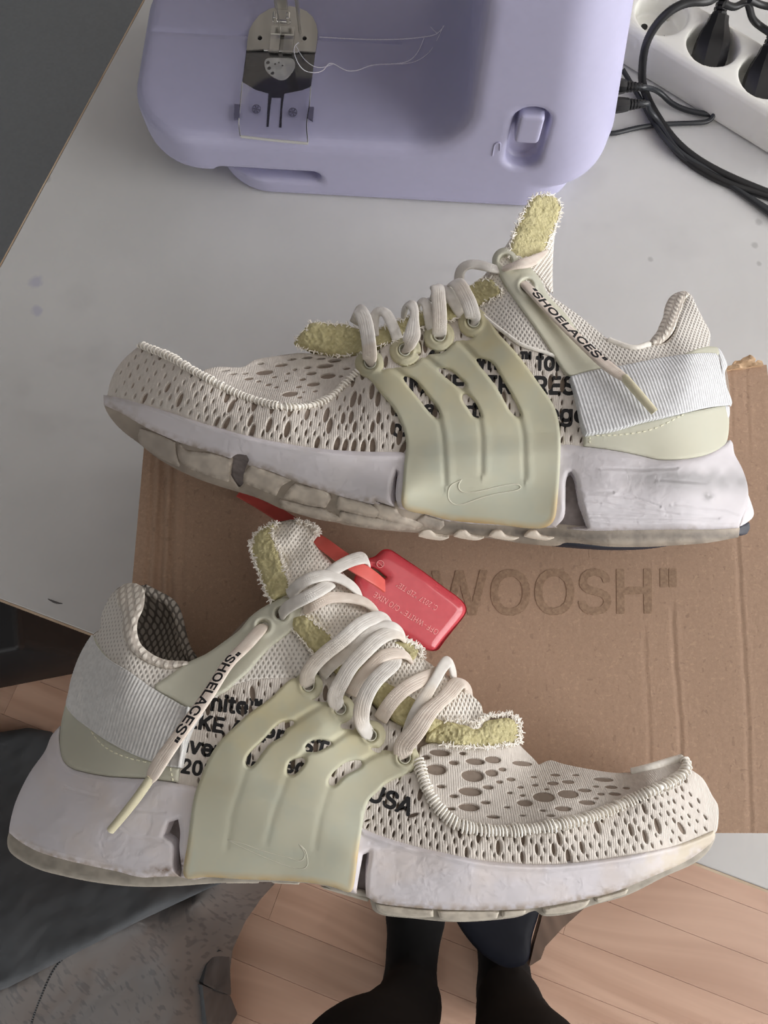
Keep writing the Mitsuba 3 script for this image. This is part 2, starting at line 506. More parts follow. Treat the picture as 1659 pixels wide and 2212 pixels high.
scene['window_1'] = {**mikit.ply(_w, 'wall_white'), 'emitter': {'type': 'area', 'radiance': {'type': 'rgb', 'value': WINDOW_RADIANCE}}}
labels['window_1'] = {'label': 'large bright window giving daylight from the right', 'kind': 'structure'}
put('window_1__frame', concat(*[tbox(WU + 0.02, WU + 0.06, a, b, WZ0, WZ1) for a, b in ((WV0, WV0 + 0.05), (WV1 - 0.05, WV1), (0.45, 0.50))],
                              *[tbox(WU + 0.02, WU + 0.06, WV0, WV1, a, b) for a, b in ((WZ0, WZ0 + 0.05), (WZ1 - 0.05, WZ1))]), 'frame_white')


# ================================================================ table
def tablecol(p, n, uv):
    s = fbm(p.x * 14, p.y * 14, 2.0, octaves=4)
    t = smoothstep(0.5, 0.8, fbm(p.x * 30, p.y * 40, 5.0)) * smoothstep(0.45, 0.75, fbm(p.x * 9, p.y * 9, 9.0))
    def spot(x, y, r):
        return 1 - smoothstep(0.3, 1.0, dr.sqrt(dr.square(p.x - x) + dr.square(p.y - y)) / r + 0.5 * (fbm(p.x * 260, p.y * 260) - 0.5))
    c = mix(rgb(192, 192, 191), rgb(203, 203, 202), s)
    c = mix(c, rgb(170, 169, 169), 0.3 * t)
    for (px, py, r) in ((78, 608, 0.007), (80, 672, 0.006), (375, 200, 0.008)):
        q = U(px, py, 0); c = mix(c, rgb(160, 160, 182), 0.55 * spot(float(q[0]), float(q[1]), r))
    for (px, py, r) in ((1405, 560, 0.003), (1630, 530, 0.004), (1640, 480, 0.004), (103, 388, 0.004), (1640, 570, 0.003)):
        q = U(px, py, 0); c = mix(c, rgb(140, 140, 138), 0.45 * spot(float(q[0]), float(q[1]), r))
    return c


mat('table_top', tablecol, 0.42, bump=lambda p, n, uv: fbm(p.x * 700, p.y * 700, 1.0, octaves=2), bscale=0.00002)
mat('edge_band', lambda p, n, uv: mix(rgb(172, 142, 112), rgb(206, 190, 168), fbm(p.x * 60, p.y * 60, 1.0)), 0.6)
mat('black_metal', rgb(24, 24, 25), 0.4)
mat('scratch', rgb(86, 84, 84), 0.8)
TABLE = thing('table', 'white laminate table top with a worn beige edge under the sewing machine', 'table')
put('table__tabletop', tbox(0, 1.45, 0, 0.92, -0.026, 0, 0.0012), 'table_top', smooth=30)
put('table__edge_band', concat(tbox(-0.0012, 1.4512, -0.0016, 0.0, -0.026, -0.0004), tbox(-0.0012, 0.0, 0, 0.92, -0.026, -0.0004)), 'edge_band', 'worn beige edge band')
for u, v in ((0.08, 0.12), (1.37, 0.12), (0.08, 0.8), (1.37, 0.8)):
    put('table__leg', tbox(u - 0.02, u + 0.02, v - 0.02, v + 0.02, ZF, -0.026), 'black_metal', 'black metal leg')
q = np.array([U(x, y, 0.0) for x, y in ((104, 1294), (112, 1298), (122, 1302), (135, 1304))])
put('table__scratch', tube(q + [0, 0, 0.0002], [0.0002, 0.0006, 0.0007, 0.0002], sides=6), 'scratch')

# black case standing under the table
mat('case_black', lambda p, n, uv: mi.Color3f(rgb(20, 20, 22)) * (0.8 + 0.4 * fbm(p.x * 20, p.y * 20, p.z * 20)), 0.55)
q0, q1 = U(-60, 1502, ZF), U(180, 1455, ZF)
cd = (q1 - q0)[:2]; cl = math.atan2(cd[1], cd[0])
cc = (q0 + q1)[:2] / 2 + np.array([-math.sin(cl), math.cos(cl)]) * 0.06
CASE = thing('storage_case', 'black case standing on the floor under the table', 'case')
put('storage_case__body', box([cc[0] - 0.06, cc[1], ZF + 0.19], (0.44, 0.14, 0.38), cl, 0.012), 'case_black', smooth=40)
put('storage_case__lid', box([cc[0] - 0.06, cc[1], ZF + 0.385], (0.45, 0.15, 0.02), cl, 0.006), 'case_black', smooth=40)

# couch left of the table
mat('couch_grey', lambda p, n, uv: mi.Color3f(rgb(122, 127, 131)) * (0.95 + 0.1 * fbm(p.x * 300, p.y * 300, p.z * 300)), 0.9, bump=lambda p, n, uv: fbm(p.x * 900, p.y * 900, p.z * 900), bscale=0.0002)
thing('couch', 'dark grey upholstered couch beside the left edge of the table', 'couch')
put('couch__seat', tbox(-0.9, -0.03, 0.16, 1.0, -0.52, -0.30, 0.05), 'couch_grey', smooth=40)
put('couch__base', tbox(-0.88, -0.05, 0.18, 0.98, ZF + 0.06, -0.5, 0.02), 'couch_grey', smooth=40)
put('couch__backrest', tbox(-0.98, -0.84, 0.16, 1.0, -0.6, 0.1, 0.05), 'couch_grey', smooth=40)
for u, v in ((-0.84, 0.22), (-0.09, 0.22), (-0.84, 0.94), (-0.09, 0.94)):
    put('couch__leg', tbox(u - 0.02, u + 0.02, v - 0.02, v + 0.02, ZF, ZF + 0.07), 'black_metal')

# ================================================================ cardboard box
c4 = [U(x, y, ZB)[:2] for x, y in ((320, 832), (1656, 788), (1789, 1800), (236, 1797))]


def card(p, n, uv):
    f = fbm(p.x * 900, p.y * 900, p.z * 300, octaves=3)
    b = fbm(p.x * 18, p.y * 7, 4.0)
    s = smoothstep(0.70, 0.80, fbm(p.x * 900 + 3 * fbm(p.x * 500, p.y * 500), p.y * 700, 8.0, octaves=2))
    fl = 0.5 + 0.5 * dr.sin(p.x * 2 * math.pi / 0.0042)
    c = mix(rgb(144, 117, 97), rgb(188, 159, 137), 0.28 + 0.42 * f)
    c = c * (0.94 + 0.12 * b) * (0.985 + 0.015 * fl)
    c = mix(c, rgb(218, 188, 158), 0.14 * s)
    d = smoothstep(0.80, 0.84, fbm(p.x * 420, p.y * 420 + 2 * noise(p.x * 300, p.y * 300), 3.0, octaves=2))
    return mix(c, rgb(96, 74, 60), 0.22 * d)


mat('cardboard', card, 0.85, bump=lambda p, n, uv: fbm(p.x * 1100, p.y * 1100, p.z * 600, octaves=3), bscale=0.00012)
mat('card_print', lambda p, n, uv: mix(rgb(130, 105, 85), rgb(166, 139, 116), fbm(p.x * 900, p.y * 900, 3.0, octaves=3)), 0.8)
mat('card_edge', lambda p, n, uv: mix(rgb(168, 138, 108), rgb(206, 178, 146), fbm(p.x * 400, p.y * 900, p.z * 900)), 0.9)
thing('cardboard_box', 'brown cardboard shoebox lying flat under both sneakers, with tone on tone lettering', 'box')


# lid: fine grid with creases pressed in
def lid_mesh():
    A, B, C, D = [np.array(c) for c in c4]
    u, v = np.meshgrid(np.linspace(0, 1, 421), np.linspace(0, 1, 121))
    XY = (A * ((1 - u) * v)[..., None] + B * (u * v)[..., None] + C * (u * (1 - v))[..., None] + D * ((1 - u) * (1 - v))[..., None])
    Z = np.full(u.shape, ZB)
    P2 = pix(np.dstack([XY, Z]))
    for pts, w, dep in (([(333, 950), (316, 1260), (300, 1600), (290, 1795)], 5, 0.004), ([(352, 950), (342, 1260), (330, 1795)], 7, 0.006), ([(375, 950), (367, 1260), (362, 1795)], 5, 0.004),
                        ([(402, 960), (396, 1240), (388, 1795)], 3, 0.0010), ([(1392, 1385), (1398, 1500), (1412, 1795)], 4, 0.0008), ([(1453, 1330), (1456, 1400), (1468, 1560), (1476, 1795)], 4, 0.0014),
                        ([(1592, 1150), (1598, 1260), (1612, 1500), (1622, 1795)], 4, 0.0012), ([(1582, 920), (1578, 800)], 3, 0.0006), ([(1612, 800), (1618, 960)], 3, 0.0006)):
        P = np.array(pts, float)
        xs = np.interp(P2[..., 1], P[:, 1][np.argsort(P[:, 1])], P[:, 0][np.argsort(P[:, 1])])
        xs = xs + 3 * (meshkit.noise(np.dstack([P2[..., 1] / 40, P2[..., 1] * 0, P2[..., 1] * 0 + w]), 3) - 0.5)
        on = np.clip((P2[..., 1] - P[:, 1].min()) / 40 + 1, 0, 1) * np.clip((P[:, 1].max() - P2[..., 1]) / 40 + 1, 0, 1)
        t = (P2[..., 0] - xs) / (w * 1.2)
        Z += (0.36 if pts[0][0] < 500 else 0.2) * on * dep * (-np.exp(-t * t) + 0.45 * np.exp(-(t - 1.8) ** 2))
    wx = (P2[..., 0] - 300) / 120
    Z += 0.00012 * (meshkit.fbm(np.dstack([XY * 14, Z * 0]), 3, 5) - 0.5)
    Z += np.where(u < 0.07, -0.002 * ((0.07 - u) / 0.07) ** 2, 0)
    V = np.dstack([XY, Z])
    # rim folded down
    m = loft(V, caps=False, closed=False)
    m.invert() if m.face_normals[:, 2].mean() < 0 else None
    ring = np.vstack([V[0], V[1:, -1], V[-1, ::-1][1:], V[::-1, 0][1:]])
    lo = ring.copy(); lo[:, 2] -= 0.028
    w = loft(np.stack([ring, lo]), caps=False, closed=True)
    return concat(m, w)


put('cardboard_box__lid', lid_mesh(), 'cardboard', smooth=35)
_in = Polygon(c4).buffer(-0.002)
put('cardboard_box__body', extr(_in, 0.0005, ZB - 0.006), 'cardboard')
# torn flap at the far right edge
cx = crop(1450, 700, 3.689)
m = slab(cx((440, 335), (490, 325), (515, 285), (560, 290), (575, 265), (620, 250), (675, 275), (668, 305), (690, 285), (730, 290), (735, 330), (650, 335), (590, 350), (480, 360), (440, 370)), ZB + 0.002, 0.004)
m = m.subdivide_to_size(0.002)
m.vertices[:, 2] += 0.004 * (meshkit.fbm(m.vertices * 260, 2, 4) - 0.45)
put('cardboard_box__torn_edge', m, 'card_edge', 'torn paper edge')
cb = [(1559, 800), (1650, 788)]


def letters(text, h, p0, ang, z, bsdf, key, label=None, width=None, thick=0.0004, bold=True, shear=0.0):
    g = text_at(text, h, p0, ang, bold, width, shear)
    for q in getattr(g, 'geoms', [g]): put(key, slab(q, z, thick), bsdf, label)


g = text_at('"SWOOSH"', 92, (795, 1329), -0.6, True, 655, 0)
m = slab(g, ZB + 0.00028, 0.004)
put('cardboard_box__lettering', m, 'card_print', 'slightly darker capital letters')

# ================================================================ bag on the floor
bagS = Surf([(-250, 1590, .03), (0, 1590, .03), (120, 1590, .04), (350, 1730, .04), (600, 1890, .05), (0, 1700, .06), (0, 1900, .14), (200, 1850, .14), (300, 1900, .2), (400, 1880, .14),
             (-250, 2230, .30), (20, 2120, .31), (150, 2055, .315), (300, 1980, .315), (460, 1905, .3), (570, 1870, .22), (-200, 1900, .1), (0, 2060, .25),
             (200, 2100, .28), (100, 2200, .26), (300, 2080, .26), (400, 2000, .25), (480, 1960, .2), (530, 1990, .1), (500, 2100, .08), (400, 2150, .2), (300, 2200, .22), (200, 2300, .2), (500, 2230, .06), (-100, 2300, .25)], base=ZF, smooth=4)
bagS.extra.append(lambda x, y: 0.012 * (meshkit.fbm(np.stack([(x + 0.8 * y) / 60, (y - 0.5 * x) / 160, 0 * x], -1), 3, 11) - 0.5))


def bagcol(p, n, uv):
    q1 = fbm(p.x * 260 + p.y * 90, p.y * 100 - p.x * 40, 4.0, octaves=2)
    s = smoothstep(0.56, 0.78, q1) * smoothstep(0.3, 0.6, noise(p.x * 12, p.y * 12, 7.0))
    c = mix(rgb(98, 96, 96), rgb(117, 111, 107), fbm(p.x * 14, p.y * 14, p.z * 14))
    return mix(c, rgb(66, 68, 72), 0.5 * s)


mat('bag_grey', bagcol, 0.45, bump=lambda p, n, uv: fbm(p.x * 90, p.y * 90, p.z * 90), bscale=0.0006)
mat('bag_dark', lambda p, n, uv: mix(rgb(52, 55, 58), rgb(84, 88, 92), fbm(p.x * 40, p.y * 40, p.z * 40)), 0.35)
thing('bag', 'large crumpled grey plastic bag on the floor at the lower left', 'bag')
g = Polygon([(-250, 2225), (20, 2116), (150, 2050), (300, 1974), (460, 1900), (560, 1862), (590, 1885), (597, 1905), (565, 1940), (530, 1990), (503, 2050), (496, 2100), (497, 2150), (500, 2230), (490, 2420), (-250, 2420)])
m, kw = pillow(g, bagS, 6, R=60, bottom=0.003, r=0.01, rpx=14)
put('bag__body', m, 'bag_grey', smooth=True)
m, kw = sheet(Polygon([(446, 2085), (470, 2050), (496, 2066), (499, 2150), (470, 2140), (438, 2125)]), bagS, 4, 0.012, 0.004, 0.01, ripple=lambda x, y, d: 0.0008 * (y - 2080))
put('bag__fold', m, 'bag_dark', 'dark folded corner')
m, kw = sheet(Polygon([(437, 2128), (470, 2140), (498, 2152), (513, 2190), (494, 2222), (448, 2222)]), bagS, 4, 0.03, 0.006, 0.02, ripple=lambda x, y, d: -0.0006 * (x - 470))
put('bag__fold', m, 'bag_dark', 'dark folded corner')
q, n_ = bagS.P(*np.array([(142, 2066), (122, 2086), (105, 2115), (90, 2150), (76, 2185), (66, 2220)], float).T, 0.001)
for a, b in zip(*(lambda s: (s[:-1:2], s[1::2]))(spline(q, 60))):
    put('bag__stitch', trimesh.creation.cylinder(0.0011, segment=[a, b], sections=6), 'bag_dark') if a[1] > -9 else None

mat('bag_shade', lambda p, n, uv: mix(rgb(84, 88, 92), rgb(108, 112, 116), fbm(p.x * 30, p.y * 30, p.z * 30)), 0.9, bump=lambda p, n, uv: fbm(p.x * 60, p.y * 60, p.z * 60), bscale=0.0015)  # darker colour stands for the shade on the upper face of the bag
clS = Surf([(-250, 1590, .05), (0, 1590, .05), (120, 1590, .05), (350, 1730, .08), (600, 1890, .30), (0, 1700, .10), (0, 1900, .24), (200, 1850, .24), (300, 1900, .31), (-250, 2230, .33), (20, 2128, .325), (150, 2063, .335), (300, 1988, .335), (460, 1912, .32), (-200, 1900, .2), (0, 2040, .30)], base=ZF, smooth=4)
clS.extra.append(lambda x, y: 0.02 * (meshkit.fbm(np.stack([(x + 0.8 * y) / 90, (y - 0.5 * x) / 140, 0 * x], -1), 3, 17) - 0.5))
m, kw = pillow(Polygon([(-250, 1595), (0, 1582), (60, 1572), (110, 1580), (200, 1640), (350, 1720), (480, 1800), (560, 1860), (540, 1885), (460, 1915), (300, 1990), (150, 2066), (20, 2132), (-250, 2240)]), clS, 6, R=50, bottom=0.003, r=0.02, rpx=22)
put('bag__side', m, 'bag_shade', 'upper side of the bag with its shade put into the colour', smooth=True)

# ================================================================ stool under the table, only its front corner in view
SZ = -0.25
mat('stool_navy', lambda p, n, uv: mix(rgb(20, 22, 32), rgb(27, 30, 41), fbm(p.x * 60, p.y * 60, 1.0)), 0.6, specular=0.25)
mat('stool_reflection', lambda p, n, uv: mix(rgb(92, 74, 64), rgb(150, 126, 110), noise(p.x * 160 + p.y * 60, p.y * 12, 2.0)), 0.25)  # streaky brown: floor reflected in the seat side, put into a colour
thing('stool', 'glossy dark navy stool with a rounded corner beneath the toe of the front sneaker', 'stool')
so = [(975, 1975), (1000, 2018), (1040, 2066), (1070, 2088), (1098, 2100), (1122, 2098), (1143, 2088), (1152, 2040), (1166, 1990), (1176, 1940), (1190, 1760), (1180, 1700), (940, 1720), (925, 1800), (945, 1920)]
g = shapely.transform(smoothpoly(so, 90), lambda c: U(c[:, 0], c[:, 1], SZ)[:, :2])
rings = []
_c = np.array(g.centroid.coords[0]); _L = np.array([g.exterior.interpolate(t, normalized=True).coords[0] for t in np.linspace(0, 1, 80, endpoint=False)])
for k, z in ((0.5, 0.0), (0.8, -0.001), (0.93, -0.003), (0.985, -0.007), (1, -0.013), (0.98, -0.022), (0.93, -0.026)):
    rings.append(np.c_[_c + (_L - _c) * k, np.full(80, SZ + z)])
R_ = np.array(rings)
put('stool__seat', loft(R_), 'stool_navy', smooth=50)
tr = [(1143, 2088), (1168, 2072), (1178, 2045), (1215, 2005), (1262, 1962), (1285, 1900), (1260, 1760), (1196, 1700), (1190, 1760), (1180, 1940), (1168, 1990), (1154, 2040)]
put('stool__floor_reflection', slab(fill(tr), SZ - 0.006, 0.012), 'stool_reflection', 'reflection of the floor on the seat side, put in as a brown piece')
cxy = np.array(g.centroid.coords[0])
for a in range(4):
    t = math.radians(45 + 90 * a)
    top = np.r_[cxy + [0, 0.02] + 0.045 * np.array([math.cos(t), math.sin(t)]), SZ - 0.025]
    put('stool__leg', tube([top, np.r_[cxy + [0, 0.04] + 0.055 * np.array([math.cos(t), math.sin(t)]), ZF]], 0.012), 'black_metal', 'black leg')

# ================================================================ person
mat('cloth_black', lambda p, n, uv: mi.Color3f(rgb(16, 16, 17)) * (0.8 + 0.4 * fbm(p.x * 40, p.y * 40, p.z * 40)), 0.95)


def body(X, Y, Z):
    P = np.stack([X, Y, Z], -1)
    d = None
    for s in (0, 1):
        if s == 0: heel, ball, toe, ank, hem, shin, knee, hip = (.036, -.405, ZF + .035), (.046, -.300, ZF + .03), (.05, -.235, ZF + .022), (.036, -.39, ZF + .09), (.03, -.395, ZF + .12), (-.018, -.43, -.5), (-.026, -.41, -.28), (.0, -.49, .16)
        else: heel, ball, toe, ank, hem, shin, knee, hip = (.172, -.405, ZF + .035), (.174, -.300, ZF + .03), (.176, -.250, ZF + .022), (.170, -.39, ZF + .09), (.168, -.395, ZF + .12), (.172, -.43, -.5), (.168, -.41, -.28), (.17, -.49, .16)
        e = smin(capsule(P, heel, ball, .034, .042), capsule(P, ball, toe, .042, .024), .01)
        e = smin(e, capsule(P, ank, heel, .042, .036), .02)
        e = smin(e, capsule(P, hem, shin, .046, .084 - .012 * s), .015)
        e = smin(e, capsule(P, shin, knee, .084 - .012 * s, .08), .03)
        e = smin(e, capsule(P, knee, hip, .08, .1), .03)
        d = e if d is None else smin(d, e, .012)
    d = smin(d, capsule(P, (.05, -.51, .2), (.12, -.51, .2), .12, .12), .06)
    d = smin(d, capsule(P, (.085, -.53, .25), (.085, -.54, .34), .13, .12), .05)
    d = smin(d, capsule(P, (.0, -.56, .45), (.17, -.56, .45), .115, .115), .06)
    d = smin(d, capsule(P, (-.03, -.57, .72), (.2, -.57, .72), .10, .10), .08)
    for sx, s in ((-.11, -1), (.28, 1)):   # upper arms, elbows bent, forearms reaching forward beside the phone
        d = smin(d, capsule(P, (sx, -.57, .73), (sx + .05 * s, -.50, .50), .055, .045), .03)
    d = smin(d, capsule(P, (.085, -.57, .80), (.085, -.56, .90), .055, .05), .04)
    d = d + 0.004 * (meshkit.fbm(P * np.array([22, 22, 9.0]), 2, 6) - 0.5)
    return smax(d, ZF + 0.001 - Z, .004)


m = nets(body, (-.27, -.74, ZF - .01), (.44, -.17, .97), .010)
put('person', m, 'cloth_black', 'person standing at the table in black trousers and black socks, seen from above', 'person', smooth=True)


# ================================================================ sewing machine (its own axes: x along the front, y back, z up)
MA = math.radians(-3.6)
MO = np.array([-0.022, 0.386])
MR = np.array([[math.cos(MA), -math.sin(MA)], [math.sin(MA), math.cos(MA)]])


def m2w(P):
    P = np.asarray(P, float); Q = P.copy(); Q[..., :2] = P[..., :2] @ MR.T + MO; return Q


def w2m(P):
    P = np.asarray(P, float); Q = P.copy(); Q[..., :2] = (P[..., :2] - MO) @ MR; return Q


def mesh_m(m):
    m.vertices = m2w(m.vertices); return m


def msh(pts, z): return w2m(np.array([U(x, y, z) for x, y in pts]))


BZ = 0.06
mat('lilac', lambda p, n, uv: mi.Color3f(rgb(175, 174, 201)) * (0.985 + 0.03 * fbm(p.x * 200, p.y * 200, p.z * 200)), 0.36, bump=lambda p, n, uv: noise(p.x * 1500, p.y * 1500, p.z * 1500), bscale=0.000012)
mat('steel', rgb(205, 203, 196), 0.2, metallic=0.85)
mat('steel_plate', lambda p, n, uv: mi.Color3f(rgb(196, 193, 184)) * (0.8 + 0.3 * noise(p.x * 160, p.y * 20, 1.0)), 0.34, metallic=0.75)
mat('black_plastic', rgb(22, 22, 24), 0.35)
mat('black_matt', rgb(12, 12, 13), 0.7)
mat('print_grey', rgb(92, 90, 112), 0.6)
mat('thread', rgb(236, 234, 240), 0.7)
scene['clear_plastic'] = {'type': 'thindielectric', 'int_ior': 1.45}
mat('bobbin_plastic', rgb(190, 190, 186), 0.15)
thing('sewing_machine', 'lilac sewing machine with a steel needle plate standing on the white table', 'sewing machine')


def mach(X, Y, Z):
    XL = X + 0.17 * np.maximum(Z - 0.05, 0) * np.clip((X - 0.05) / 0.1, 0, 1)
    foot = rbox2(XL - 0.0125, Y - 0.082, 0.177, 0.082, 0.05)
    upper = smax(foot, np.abs(Z - 0.155) - 0.136, 0.014)
    tr = smax(rbox2(X - 0.030, Y - 0.085, 0.141, 0.085, 0.045), np.abs(Z - 0.02) - 0.02, 0.006)
    d = np.minimum(upper, tr)
    throat = rbox2(X + 0.111, Z - 0.135, 0.189, 0.075, 0.040)
    d = smax(d, -throat, 0.012)
    # head over the needle
    hd = smax(rbox2(X + 0.055, Y - 0.082, 0.05, 0.055, 0.03), np.abs(Z - 0.2) - 0.055, 0.012)
    d = np.minimum(d, hd)
    # lever slot and the seam of the free arm
    slot = smax(rbox2(X - 0.121, Z - 0.0745, 0.0125, 0.029, 0.012), Y - 0.012, 0.003)
    d = smax(d, -slot, 0.003)
    seam = np.maximum(np.maximum(np.abs(Y - 0.092) - 0.0008, X - 0.03), np.maximum(BZ - 0.002 - Z, Z - 0.08))
    d = np.maximum(d, -seam)
    grip = smax(rbox2(X + 0.066, Z - 0.0225, 0.04, 0.0052, 0.005), Y - 0.016, 0.003)
    d = smax(d, -grip, 0.003)
    return d


m = nets(mach, (-.18, -.012, -.006), (.2, .175, .3), .0024)
put('sewing_machine__body', mesh_m(m), 'lilac', smooth=True)

# lever
def lev(X, Y, Z):
    d = smax(rbox2(X - 0.1205, Z - 0.087, 0.0085, 0.0125, 0.003), np.abs(Y - 0.006) - 0.009, 0.003)
    return d
m = nets(lev, (.1, -.008, .06), (.14, .02, .105), .0009)
put('sewing_machine__lever', mesh_m(m), 'lilac', smooth=True)
q = msh([(1069, 304), (1069, 290), (1073, 283), (1079, 284), (1082, 291), (1083, 297)], 0.07)
q[:, 1] = -0.0002; q[:, 2] = [0.058, 0.066, 0.071, 0.0715, 0.068, 0.064]; q[:, 0] += 0.0
put('sewing_machine__symbol', tube(m2w(q), 0.0006, sides=6), 'lilac', 'raised return arrow')

# needle plate, bobbin well, clear cover
def bed(pts, z, th, bsdf, key, label=None, n=None):
    g = smoothpoly(pts, n) if n else fill(pts)
    return put('sewing_machine__' + key, slab(g, z, th), bsdf, label)


cn = crop(490, 0, 6.1444)
arch = cn((262, 665), (270, 560), (280, 490), (300, 390), (350, 300), (430, 200), (560, 120), (700, 82), (830, 78), (950, 100), (1060, 150), (1140, 225), (1185, 320), (1205, 410), (1200, 520), (1175, 690), (900, 672), (560, 650))
g = fill(arch).difference(Point(cn((438, 503))[0]).buffer(5)).difference(Point(cn((1032, 508))[0]).buffer(4.6)).difference(fill(cn((640, 440), (810, 440), (815, 485), (645, 480))))
well = cn((262, 655), (1175, 680), (1160, 800), (1140, 960), (1115, 1150), (1000, 1195), (760, 1243), (752, 1300), (590, 1296), (552, 1240), (380, 1190), (205, 1085), (230, 900))
put('sewing_machine__bobbin_well', slab(fill(well + []), BZ + 0.0004, 0.001), 'black_matt', 'black bobbin well')
put('sewing_machine__plate_underside', slab(fill(arch), BZ + 0.0004, 0.001), 'black_matt')
put('sewing_machine__needle_plate', slab(g, BZ + 0.0016, 0.0012), 'steel_plate', 'polished steel needle plate')
for a in (((555, 1240), (600, 1240), (575, 1440), (553, 1680), (528, 1680), (540, 1450)), ((728, 1240), (762, 1240), (735, 1440), (724, 1690), (695, 1690), (712, 1440))):
    bed(cn(*a), BZ + 0.0005, 0.001, 'black_matt', 'cover_rib', 'black rib')
bob = cn((500, 840), (520, 790), (600, 770), (760, 772), (880, 790), (905, 850), (890, 920), (850, 980), (790, 1040), (720, 1060), (630, 1030), (550, 970), (510, 910))
gb = smoothpoly(bob, 60)
for c in ((545, 830), (560, 905), (605, 970), (640, 850), (740, 870), (690, 830)):
    gb = gb.difference(Point(cn(c)[0]).buffer(4.2 if c[0] < 610 else 2.2))
put('sewing_machine__bobbin', slab(gb, BZ + 0.0012, 0.0008), 'bobbin_plastic', 'clear bobbin with round holes')
cov = cn((265, 690), (1170, 715), (1160, 800), (1120, 1100), (1075, 1905), (620, 1860), (175, 1815), (160, 1700), (170, 1400), (205, 1085))
put('sewing_machine__bobbin_cover', slab(fill(cov), BZ + 0.0032, 0.0012), 'clear_plastic', 'clear plastic cover plate')
for a in (((100, 1380), (170, 1385), (170, 1560), (95, 1580)), ((1100, 1415), (1155, 1420), (1140, 1600), (1070, 1560))):
    bed(cn(*a), BZ + 0.0034, 0.0014, 'lilac_clear' if 'lilac_clear' in scene else 'print_grey', 'cover_catch')
# bright rim lines of the clear cover
for a in (((205, 1085), (178, 1380), (160, 1600), (163, 1700), (180, 1810)), ((1112, 1150), (1092, 1420), (1068, 1560), (1060, 1700), (1078, 1905))):
    put('sewing_machine__cover_rim', tube([U(*p, BZ + 0.0028) for p in cn(*a)], 0.0004, sides=6), 'bobbin_plastic')
put('sewing_machine__cover_rim', tube([U(*p, BZ + 0.0028) for p in cn((185, 1812), (620, 1862), (1075, 1905))], 0.0009, sides=8), 'bobbin_plastic')
# snowflake-like marks on the cover
for c in ((392, 1447), (875, 1490)):
    c = cn(c)[0]; parts = [LineString([(c[0], c[1]), (c[0] + 8.5 * math.cos(t), c[1] + 9.5 * math.sin(t))]).buffer(0.9) for t in np.arange(6) * math.pi / 3 + 0.2]
    parts += [Point(c[0] + 5.5 * math.cos(t), c[1] + 6 * math.sin(t)).buffer(1.9) for t in np.arange(6) * math.pi / 3 + 0.2] + [Point(c).buffer(9.6).difference(Point(c).buffer(8.2))]
    put('sewing_machine__mark', slab(unary_union(parts), BZ + 0.0024, 0.0003), 'print_grey', 'small printed flower mark')

# presser foot and shank
q = lambda *p: [U(x, y, z) for x, y, z in p]
def prism(pts, z0, z1, bsdf, key, label=None): return put('sewing_machine__' + key, slab(fill(pts), z1, z1 - z0), bsdf, label)
pf = thing  # (only for brevity below)
sh = U(*cn((705, 250))[0], BZ + 0.02)
shw = w2m(sh)
def mb(x, y, z, sx, sy, sz, bsdf, key, label=None, bev=0.0008):
    return put('sewing_machine__' + key, mesh_m(box([x, y, z], (sx, sy, sz), 0, bev)), bsdf, label, smooth=40)
fx, fy = [float(v) for v in w2m(U(*cn((720, 640))[0], BZ + 0.003))[:2]]
mb(fx, fy + 0.024, BZ + 0.055, 0.007, 0.006, 0.07, 'steel', 'presser_bar', 'steel presser bar')
mb(fx, fy + 0.0225, BZ + 0.022, 0.0095, 0.004, 0.012, 'steel', 'foot_holder', 'steel foot holder')
mb(fx - 0.0048, fy + 0.018, BZ + 0.012, 0.003, 0.006, 0.006, 'steel', 'foot_holder')
mb(fx + 0.0048, fy + 0.018, BZ + 0.012, 0.003, 0.006, 0.006, 'steel', 'foot_holder')
put('sewing_machine__foot_pin', mesh_m(trimesh.creation.cylinder(0.0014, segment=[[fx - 0.0065, fy + 0.0165, BZ + 0.0105], [fx + 0.0065, fy + 0.0165, BZ + 0.0105]])), 'steel', smooth=40)
put('sewing_machine__clamp_screw', mesh_m(trimesh.creation.cylinder(0.0042, segment=[[fx - 0.0165, fy + 0.0235, BZ + 0.046], [fx - 0.006, fy + 0.0235, BZ + 0.046]])), 'steel', 'steel clamp screw', smooth=40)
put('sewing_machine__needle', mesh_m(trimesh.creation.cylinder(0.0005, segment=[[fx - 0.0012, fy + 0.012, BZ + 0.003], [fx - 0.0012, fy + 0.013, BZ + 0.09]])), 'steel')
def toe(x0, x1):
    pr = [(0.018, 0.0035), (0.008, 0.0022), (-0.002, 0.0022), (-0.006, 0.0045), (-0.0075, 0.0075)]
    V = np.array([[(x, fy + a, BZ + b + h) for x, h in ((x0, 0.0), (x1, 0.0), (x1, 0.0012), (x0, 0.0012))] for a, b in pr])
    return mesh_m(loft(V))
put('sewing_machine__presser_foot', concat(toe(fx - 0.0085, fx - 0.0015), toe(fx + 0.0015, fx + 0.0085), mesh_m(box([fx, fy + 0.0145, BZ + 0.0042], (0.017, 0.007, 0.0014)))), 'steel', 'steel presser foot with two toes')
mb(fx + 0.0125, fy + 0.018, BZ + 0.016, 0.0022, 0.005, 0.03, 'steel', 'foot_holder')
mb(fx, fy - 0.002, BZ + 0.0022, 0.026, 0.0016, 0.001, 'steel', 'feed_dog')

